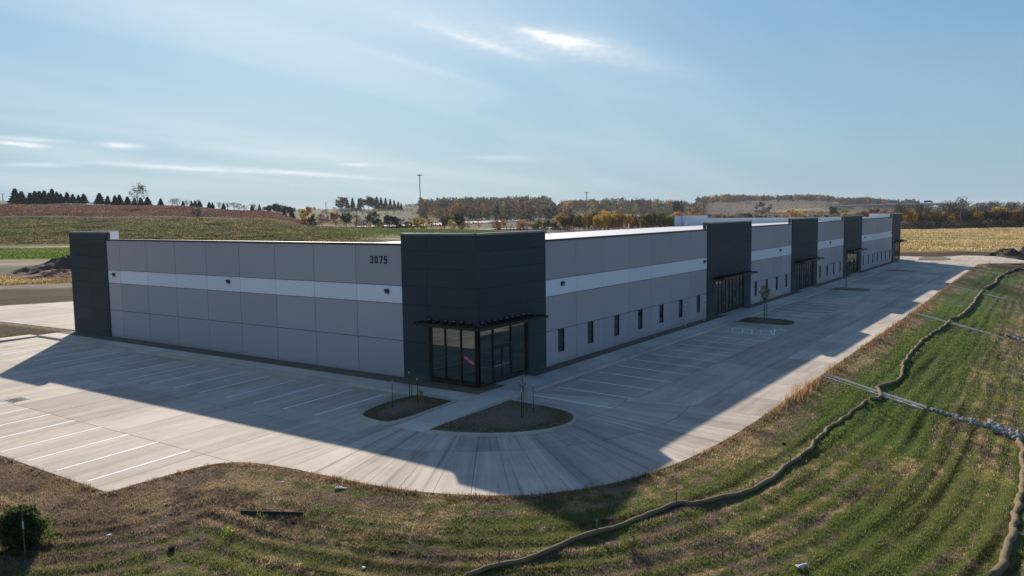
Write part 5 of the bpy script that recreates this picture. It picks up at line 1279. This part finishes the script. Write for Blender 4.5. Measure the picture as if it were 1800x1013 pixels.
mast(6, 340, 720, 'power pole on the olive field at the left edge', 'power')
def house(u, r, wd, dp, hh, col, label, roofc=(.09, .08, .08), vz=None):
    p = polar(u, r); t = thing('farm_house', label, 'house', p, azu(u)+math.pi/2)
    m_ = plain('house wall', col, 0.8); mr = plain('house roof', roofc, 0.8)
    mb = MB(); mb.box(-wd/2, wd/2, -dp/2, dp/2, -1, hh); mb.obj('wall', m_, t)
    mb = MB(); mb.poly([(-wd/2-.4, -dp/2-.4, hh), (wd/2+.4, -dp/2-.4, hh), (wd/2+.4, 0, hh*1.6), (-wd/2-.4, 0, hh*1.6)]); mb.poly([(wd/2+.4, dp/2+.4, hh), (-wd/2-.4, dp/2+.4, hh), (-wd/2-.4, 0, hh*1.6), (wd/2+.4, 0, hh*1.6)])
    mb.poly([(-wd/2, -dp/2, hh), (-wd/2, 0, hh*1.58), (-wd/2, dp/2, hh)]); mb.poly([(wd/2, -dp/2, hh), (wd/2, dp/2, hh), (wd/2, 0, hh*1.58)]); mb.obj('roof', mr, t)
    for k in (-1, 0, 1):
        for s_ in (-1, 1): mb = MB(); mb.box(k*wd*.3-.5, k*wd*.3+.5, s_*(dp/2+.02)-.02, s_*(dp/2+.02)+.02, hh*.4, hh*.75); mb.obj('window', M_glass, t)
house(1205, 1480, 13, 9, 5.5, (.62, .60, .57), 'pale gabled house on the wooded slope above the highway'); house(606, 1085, 14, 8, 3.0, (.6, .6, .6), 'low white farm shed under the russet tree', (.55, .55, .55))
house(640, 560, 9, 5, 2.2, (.45, .44, .42), 'low grey shed among the mid-distance trees', (.4, .4, .4))
# vehicles
M_tyre = plain('tyre rubber', (0.02, 0.02, 0.02), 0.9)
def wheel(par, x, y, r=.42):
    mb = MB(); mb.tube([(x, y-.12, r), (x, y+.12, r)], r, 12); mb.obj('wheel', M_tyre, par)
def vehicle(i_, kind, col, label, lane=0.0, f_=0.5):
    p = np.array(hwp[i_])*(1-f_)+np.array(hwp[i_+1])*f_; d = np.array(hwp[i_+1])-np.array(hwp[i_]); n2 = np.array([-d[1], d[0]])/np.hypot(d[0], d[1])
    t = thing({'truck': 'box_truck', 'car': 'passenger_car'}[kind], label, {'truck': 'truck', 'car': 'car'}[kind], (p[0]+n2[0]*lane, p[1]+n2[1]*lane, p[2]), math.atan2(d[1], d[0]))
    m_ = plain('vehicle paint', col, 0.35, var=.02)
    if kind == 'truck':
        mb = MB(); mb.box(-4.5, 3.6, -1.25, 1.25, 1.1, 4.0); mb.obj('cargo_box', m_, t)
        mb = MB(); mb.prism([(3.8, -1.15), (6.0, -1.15), (6.3, -.9), (6.3, .9), (6.0, 1.15), (3.8, 1.15)], .6, 2.9); mb.obj('cab', M_core, t); mb = MB(); mb.box(6.0, 6.32, -.85, .85, 1.8, 2.6); mb.obj('windscreen', M_glass, t)
        mb = MB(); mb.box(-4.5, 6.2, -.5, .5, .7, 1.05); mb.obj('chassis', M_black, t)
        for x in (-3.2, -2.1, 5.0):
            for y in (-1.05, 1.05): wheel(t, x, y, .5)
    else:
        mb = MB(); v0 = len(mb.v); prof = [(-2.2, .35), (2.2, .35), (2.25, .8), (1.2, .95), (.6, 1.42), (-1.1, 1.45), (-1.9, 1.0), (-2.25, .95)]
        mb.v += [(x, -.88, z) for x, z in prof]+[(x, .88, z) for x, z in prof]; k = len(prof)
        mb.f.append(tuple(range(k))); mb.f.append(tuple(2*k-1-q for q in range(k)))
        for q in range(k): mb.f.append((q, q+k, (q+1) % k+k, (q+1) % k))
        mb.obj('body', m_, t); mb = MB(); mb.box(-1.0, .45, -.9, .9, 1.0, 1.32); mb.obj('window', M_glass, t)
        for x in (-1.35, 1.4):
            for y in (-.8, .8): wheel(t, x, y, .33)
vehicle(3, 'truck', (.8, .8, .8), 'white box truck on the highway behind the corner tower', 2.5, 0.75); vehicle(3, 'car', (.03, .03, .035), 'black car just behind the white box truck on the highway', -2.5, 0.55)
vehicle(2, 'car', (.6, .6, .62), 'silver car on the highway right of the dark green tree', 2.5, 0.05); vehicle(7, 'car', (.7, .7, .7), 'white car far along the highway below the brown hill', 2.5, .5)
p = A_*(0.14)+B_*0.86; t = thing('box_truck', 'dark truck at the right end of the road bridge', 'truck', (p[0], p[1], p[2]+.1), math.atan2(B_[1]-A_[1], B_[0]-A_[0])); t.scale = (.75, .8, .8)
mb = MB(); mb.box(-6, 4.6, -1.25, 1.25, 1.1, 4.1); mb.obj('cargo_box', M_core, t); mb = MB(); mb.box(4.8, 7.0, -1.2, 1.2, .6, 3.2); mb.obj('cab', M_core, t)
for x in (-4.5, -3.3, 6.0):
    for y in (-1.05, 1.05): wheel(t, x, y, .5)
# small site sign with fence posts
p = polar(923, 405); t = thing('site_sign', 'small white sign board on two posts beyond the corner tower', 'sign', p, azu(923)+math.pi/2)
zt_ = ztop(923, 398, 405)-p[2]; mb = MB(); mb.box(-.95, .95, -.03, .03, zt_-1.45, zt_); mb.obj('board', M_white, t); mb = MB(); mb.box(-.8, -.7, .031, .12, -.3, zt_-.1); mb.box(.7, .8, .031, .12, -.3, zt_-.1); mb.obj('post', M_bark, t)
fp = thing('post_fence', 'row of bare wooden fence posts left of the small white sign', 'fence')
for k in range(7):
    q = polar(890+k*6.2, 404); mb = MB(); mb.box(-.12, .12, -.12, .12, -.3, 2.0); mb.obj('post', M_bark, fp, q)
fe = thing('chain_link_fence', 'long thin wire fence crossing the foot of the red prairie', 'fence')
pp = [polar(-30+k*11.5, 421) for k in range(42)]
pm = box_mesh('post', .12, .12, 2.1)
for q in pp: link('post', pm, M_galv, fe, q)
mb = MB()
for dz in (0.15, 1.1, 2.05):
    for i in range(len(pp)-1): mb.tube([(pp[i][0], pp[i][1], pp[i][2]+dz), (pp[i+1][0], pp[i+1][1], pp[i+1][2]+dz)], 0.035, 3, cap=False)
mb.obj('rail', M_galv, fe)
for i, (u, v, lb) in enumerate(((62, 340, ''),)): pass
# earth mounds
def mound(px, r, hh, m, label, rx=1.0, seed=1, r0=None):
    p = polar(*r0) if r0 else at(*px); n = 40; V = []; F = []
    for q in range(21):
        t_ = q/20
        for k in range(n):
            a = 2*math.pi*k/n; R_ = r*t_*(1+0.18*math.sin(a*2+seed)+0.1*math.sin(a*5+seed*2)); x, y = R_*math.cos(a)*rx, R_*math.sin(a)
            V.append((x, y, hh*(math.cos(t_*math.pi)*.5+.5)*(0.55+0.9*float(fbm(np.array([x*.45+seed*7]), np.array([y*.45]), 5)[0]))+0.5*(rnd.random()-.5)*(t_ < .95)-.15))
    for q in range(20):
        for k in range(n): F.append((q*n+k, (q+1)*n+k, (q+1)*n+(k+1) % n, q*n+(k+1) % n))
    me = bpy.data.meshes.new('earth_mound'); me.from_pydata(V, [], F); me.polygons.foreach_set('use_smooth', np.ones(len(F), bool)); me.update()
    o_ = link('earth_mound', me, m, None, p, (0, 0, azu(900)+math.pi/2)); tag(o_, label, 'earth mound')
M_dirt = plain('dark bare earth', (.075, .05, .032), .95, var=.5, scale=.8, bump=.8); M_brush = plain('dry brush', (.27, .15, .085), .95, var=.5, scale=1.2, bump=.9)
mound(None, 9, 3.4, M_dirt, 'dark heap of bare earth left of the back tower', 1.7, 1, (118, 168)); mound(None, 7, 1.6, M_brush, 'low russet overgrown heap before the dark earth heap', 1.5, 2, (104, 160))
mound(None, 9, 3.6, M_brush, 'brown brush covered heap at the right edge by the straw field', 1.6, 3, (1816, 196)); mound(None, 5, 1.6, M_dirt, 'small pile of dark spoil at the foot of the brush heap', 1.5, 4, (1775, 182))

# accessible parking signs
def accsign(x, y, label):
    t = thing('parking_sign', label, 'sign', (x, y, -0.03)); mb = MB(); mb.tube([(0, 0, -.2), (0, 0, 2.15)], 0.03, 8); mb.obj('post', M_galv, t, smooth=True)
    mb = MB(); mb.box(-.155, .155, -.045, -.032, 1.62, 2.1); pl_ = mb.obj('plate', M_stakew, t)
    mb = MB(); mb.box(-.13, .13, -.049, -.0451, 1.70, 1.96); mb.obj('blue_field', plain('sign blue', (.02, .10, .45), .5), pl_)
    mb = MB(); mb.box(-.03, .0, -.053, -.0491, 1.76, 1.93); mb.box(.001, .06, -.053, -.0491, 1.78, 1.80); mb.box(-.06, .02, -.053, -.0491, 1.72, 1.745); mb.obj('wheelchair_mark', M_stakew, pl_)
    mb = MB(); mb.tube([(0, 0, -.1), (0, 0, .85)], 0.075, 10); mb.obj('base_sleeve', M_curb, t, smooth=True)
accsign(31.2, -0.45, 'accessible parking sign on a post, left of the two before the second tower'); accsign(35.9, -0.45, 'accessible parking sign on a post, right of the two, beside the second tower')

# ------------------------------------------------------------------ grass
def blades(name, label, X, Y, hgt, wid, C, z=None, lean=0.5, per=3):
    n = len(X); Z = H(X, Y) if z is None else z
    X = np.repeat(X, per); Y = np.repeat(Y, per); Z = np.repeat(Z, per); h_ = np.repeat(hgt, per)*nr.uniform(.6, 1.3, n*per); w_ = np.repeat(wid, per); C = np.repeat(C, per, 0)*nr.uniform(.4, 1.7, (n*per, 1))
    a = nr.rand(n*per)*2*math.pi; l_ = nr.uniform(.1, lean, n*per)*h_; ox = nr.normal(size=n*per)*w_*1.6; oy = nr.normal(size=n*per)*w_*1.6
    bx_, by_ = X+ox, Y+oy; ca, sa = np.cos(a), np.sin(a)
    P0 = np.stack([bx_-sa*w_*.5, by_+ca*w_*.5, Z-.02], -1); P1 = np.stack([bx_+sa*w_*.5, by_-ca*w_*.5, Z-.02], -1)
    P2 = np.stack([bx_+ca*l_+sa*w_*.12, by_+sa*l_-ca*w_*.12, Z+h_], -1)
    V = np.stack([P0, P1, P2], 1).reshape(-1, 3); F = np.arange(len(V)).reshape(-1, 3)
    o_ = link(name, mesh_np(name, V, F, col=np.repeat(C, 3, 0)), M_blade); tag(o_, label, 'grass', kind='stuff'); return o_
N = 470000
azs = nr.uniform(azu(1860), azu(-60), N); rs = np.exp(nr.uniform(math.log(15), math.log(110), N)); X = CC[0]+np.cos(azs)*rs; Y = CC[1]+np.sin(azs)*rs
d_ = sdist(X, Y); ok = (d_ > 0.06) & ~((X > -3) & (Y > 30)); ok &= ~((np.abs(X-17.2) < .42) & (Y < -16) & (Y > -22.6)) & ~((np.abs(X-55.7) < .45) & (Y < -15.9) & (Y > -24.5)) & ~((np.abs(X-91.3) < .45) & (Y > -22.5))
X, Y, d_, rs = X[ok], Y[ok], d_[ok], rs[ok]
Cn = near_color(X, Y, d_)*1.35; tall = 0.035+0.045*fbm(X*.5, Y*.5, 120)+0.12*np.exp(-(d_/.35)**2)*(fbm(X*.8, Y*.8, 121) > .48)
blades('grass', 'patchy green and dead grass on the banks round the parking lot', X, Y, tall, 0.0009*rs, Cn)
def field(name, label, u0, u1, r0, r1, n, h0, w0, cols, seed, soft0=0, soft1=0):
    azs = nr.uniform(azu(u1), azu(u0), n); rs = np.exp(nr.uniform(math.log(r0), math.log(r1), n))/np.cos(azs-_y); X = CC[0]+np.cos(azs)*rs; Y = CC[1]+np.sin(azs)*rs
    p_ = np.interp(-azs, [-azu(u0), -azu(u0+soft0+1), -azu(u1-soft1-1), -azu(u1)], [0 if soft0 else 1, 1, 1, 0 if soft1 else 1]); kk = nr.rand(n) < p_; X = X[kk]; Y = Y[kk]; n = len(X)
    U1 = -X*math.sin(_y)+Y*math.cos(_y); U2 = X*math.cos(_y)+Y*math.sin(_y)
    k_ = (fbm(U1*.03, U2*.06, seed, 5)*len(cols)*2.4+nr.rand(n)*.6).astype(int) % len(cols)
    blades(name, label, X, Y, np.full(n, h0)*nr.uniform(.5, 1.4, n), np.full(n, w0), np.array(cols)[k_]*nr.uniform(.7, 1.3, (n, 1)), lean=.6, per=2)
field('hill_grass', 'mottled green and brown rough grass on the hill behind the building', -60, 680, 276, 415, 50000, .28, .6, [(.10, .085, .04), (.19, .15, .075), (.06, .065, .025), (.26, .19, .09), (.10, .12, .035), (.05, .045, .022), (.15, .16, .05)], 140, 0, 150)
field('green_field', 'bright green rough grass on the field behind the corner tower', 530, 960, 318, 398, 15000, .3, .6, [(.10, .15, .035), (.13, .17, .05), (.08, .11, .03), (.19, .18, .07)], 146, 120, 0)
field('prairie_grass', 'russet prairie grass on the upper slope of the left hill', -60, 560, 424, 548, 26000, .4, .8, [(.15, .08, .06), (.18, .10, .075), (.12, .06, .048), (.21, .14, .10)], 142)
field('dry_grass_strip', 'tan dry grass strip beyond the rear drive', -60, 300, 142, 167, 9000, .3, .25, [(.40, .27, .12), (.30, .20, .09), (.48, .34, .16)], 150)
field('green_strip', 'bright green grass strip at the foot of the left hill', -60, 330, 216, 258, 12000, .3, .35, [(.12, .20, .04), (.09, .15, .03), (.16, .22, .06), (.24, .22, .09)], 152)
field('straw_stubble', 'golden stubble on the field beyond the parking lot', 1575, 1900, 206, 438, 22000, .20, .5, [(.50, .37, .18), (.42, .32, .16), (.58, .44, .24), (.30, .25, .12)], 144)
# dry weeds along the edge of the concrete
E_ = []
for i in range(1, len(SITE)-12):
    a_, b_ = np.array(SITE[i]), np.array(SITE[i+1]); L = np.linalg.norm(b_-a_)
    if a_[0] > 140: break
    n2 = np.array([(b_-a_)[1], -(b_-a_)[0]])/max(L, 1e-6)
    for k in range(int(L*14)):
        q = a_+(b_-a_)*nr.rand()+n2*abs(nr.normal())*0.28; E_.append(q)
E_ = np.array(E_); keep = fbm(E_[:, 0]*.35, E_[:, 1]*.35, 130) > 0.40; E_ = E_[keep]; tallm = sstep(2, 8, E_[:, 0])
straw = np.array((.38, .24, .11))*(1-.0)+nr.normal(size=(len(E_), 1))*.03
blades('dry_weeds', 'dry straw coloured weeds fringing the concrete edge', E_[:, 0], E_[:, 1], 0.12+tallm*(0.20+0.45*np.exp(-((E_[:, 0]-12)/6.0)**2))*fbm(E_[:, 0]*.5, E_[:, 1]*.5, 131)**1.2*1.7, np.full(len(E_), .020), straw*(1+0.35*np.exp(-((E_[:, 0]-12)/6.0)**2))[:, None], lean=.3, per=4)
S_ = E_[(nr.rand(len(E_)) < .10) & (E_[:, 0] > -12)]
blades('weed_stalks', 'thin dark dead weed stalks standing along the concrete edge', S_[:, 0], S_[:, 1], 0.30+0.35*nr.rand(len(S_)), np.full(len(S_), .012), np.tile(np.array((.10, .065, .04)), (len(S_), 1)), lean=.3, per=3)
# turf on the beds and strips
bX = []; bY = []
for (P_, c_) in ISL[:3]:
    for k in range(int(2600)):
        i = nr.randint(len(P_)); t_ = nr.rand()**.5*.9; j = (i+1) % len(P_); f_ = nr.rand(); e = P_[i]*(1-f_)+P_[j]*f_; q = c_+(e-c_)*t_; bX.append(q[0]); bY.append(q[1])
bX = np.array(bX); bY = np.array(bY); bz = zpave(bX, bY)+0.17
blades('bed_grass', 'short dull turf growing on the planting beds', bX, bY, np.full(len(bX), .06), np.full(len(bX), .03), np.tile(np.array((.24, .19, .11)), (len(bX), 1)), z=bz)
def weed(px, label, col, h=.4, n=60):
    x, y, z = at(*px); t = thing('weed_plant', label, 'weed', (x, y, z)); P = np.abs(nr.normal(size=(n, 3)))*np.array([.0, .0, .45])*h+nr.normal(size=(n, 3))*np.array([.3, .3, .05])*h; P[:, 2] = np.clip(P[:, 2]+.1, .03, h)
    V, F = quads_cloud(P, None, .07); o_ = link('leaves', mesh_np('leaves', V, F, col=np.tile(np.array(col), (n*4, 1))), M_blade, t)
    mb = MB()
    for k in range(5): a = k*1.3; mb.tube([(0, 0, 0), (math.cos(a)*h*.3, math.sin(a)*h*.3, h*.8)], .006, 3)
    mb.obj('stem', M_bark, t)
weed((401, 945), 'bright yellow green weed on the lower left grass', (.30, .42, .04), .5); weed((88, 950), 'pale green weed beside the evergreen shrub', (.16, .24, .05), .5, 110); weed((463, 918), 'sparse weed in front of the black board', (.20, .22, .07), .5); weed((1110, 965), 'leafy weed below the longest straw sock', (.13, .16, .06), .5, 120)
weed((1545, 730-8), 'green weed at the end of the longest straw sock', (.07, .11, .03), .45, 80)

# ------------------------------------------------------------------ air
mb = MB(); mb.box(-11600, 11600, -11600, 11600, -12, 62)
M_haze = bpy.data.materials.new('haze'); M_haze.use_nodes = True; hn = M_haze.node_tree; hn.nodes.clear()
ho = hn.nodes.new('ShaderNodeOutputMaterial'); hv = hn.nodes.new('ShaderNodeVolumePrincipled'); hv.inputs['Color'].default_value = (0.80, 0.87, 0.95, 1); hv.inputs['Density'].default_value = 0.000065; hv.inputs['Anisotropy'].default_value = 0.2
hn.links.new(hv.outputs[0], ho.inputs['Volume'])
tag(mb.obj('haze', M_haze), kind='stuff')
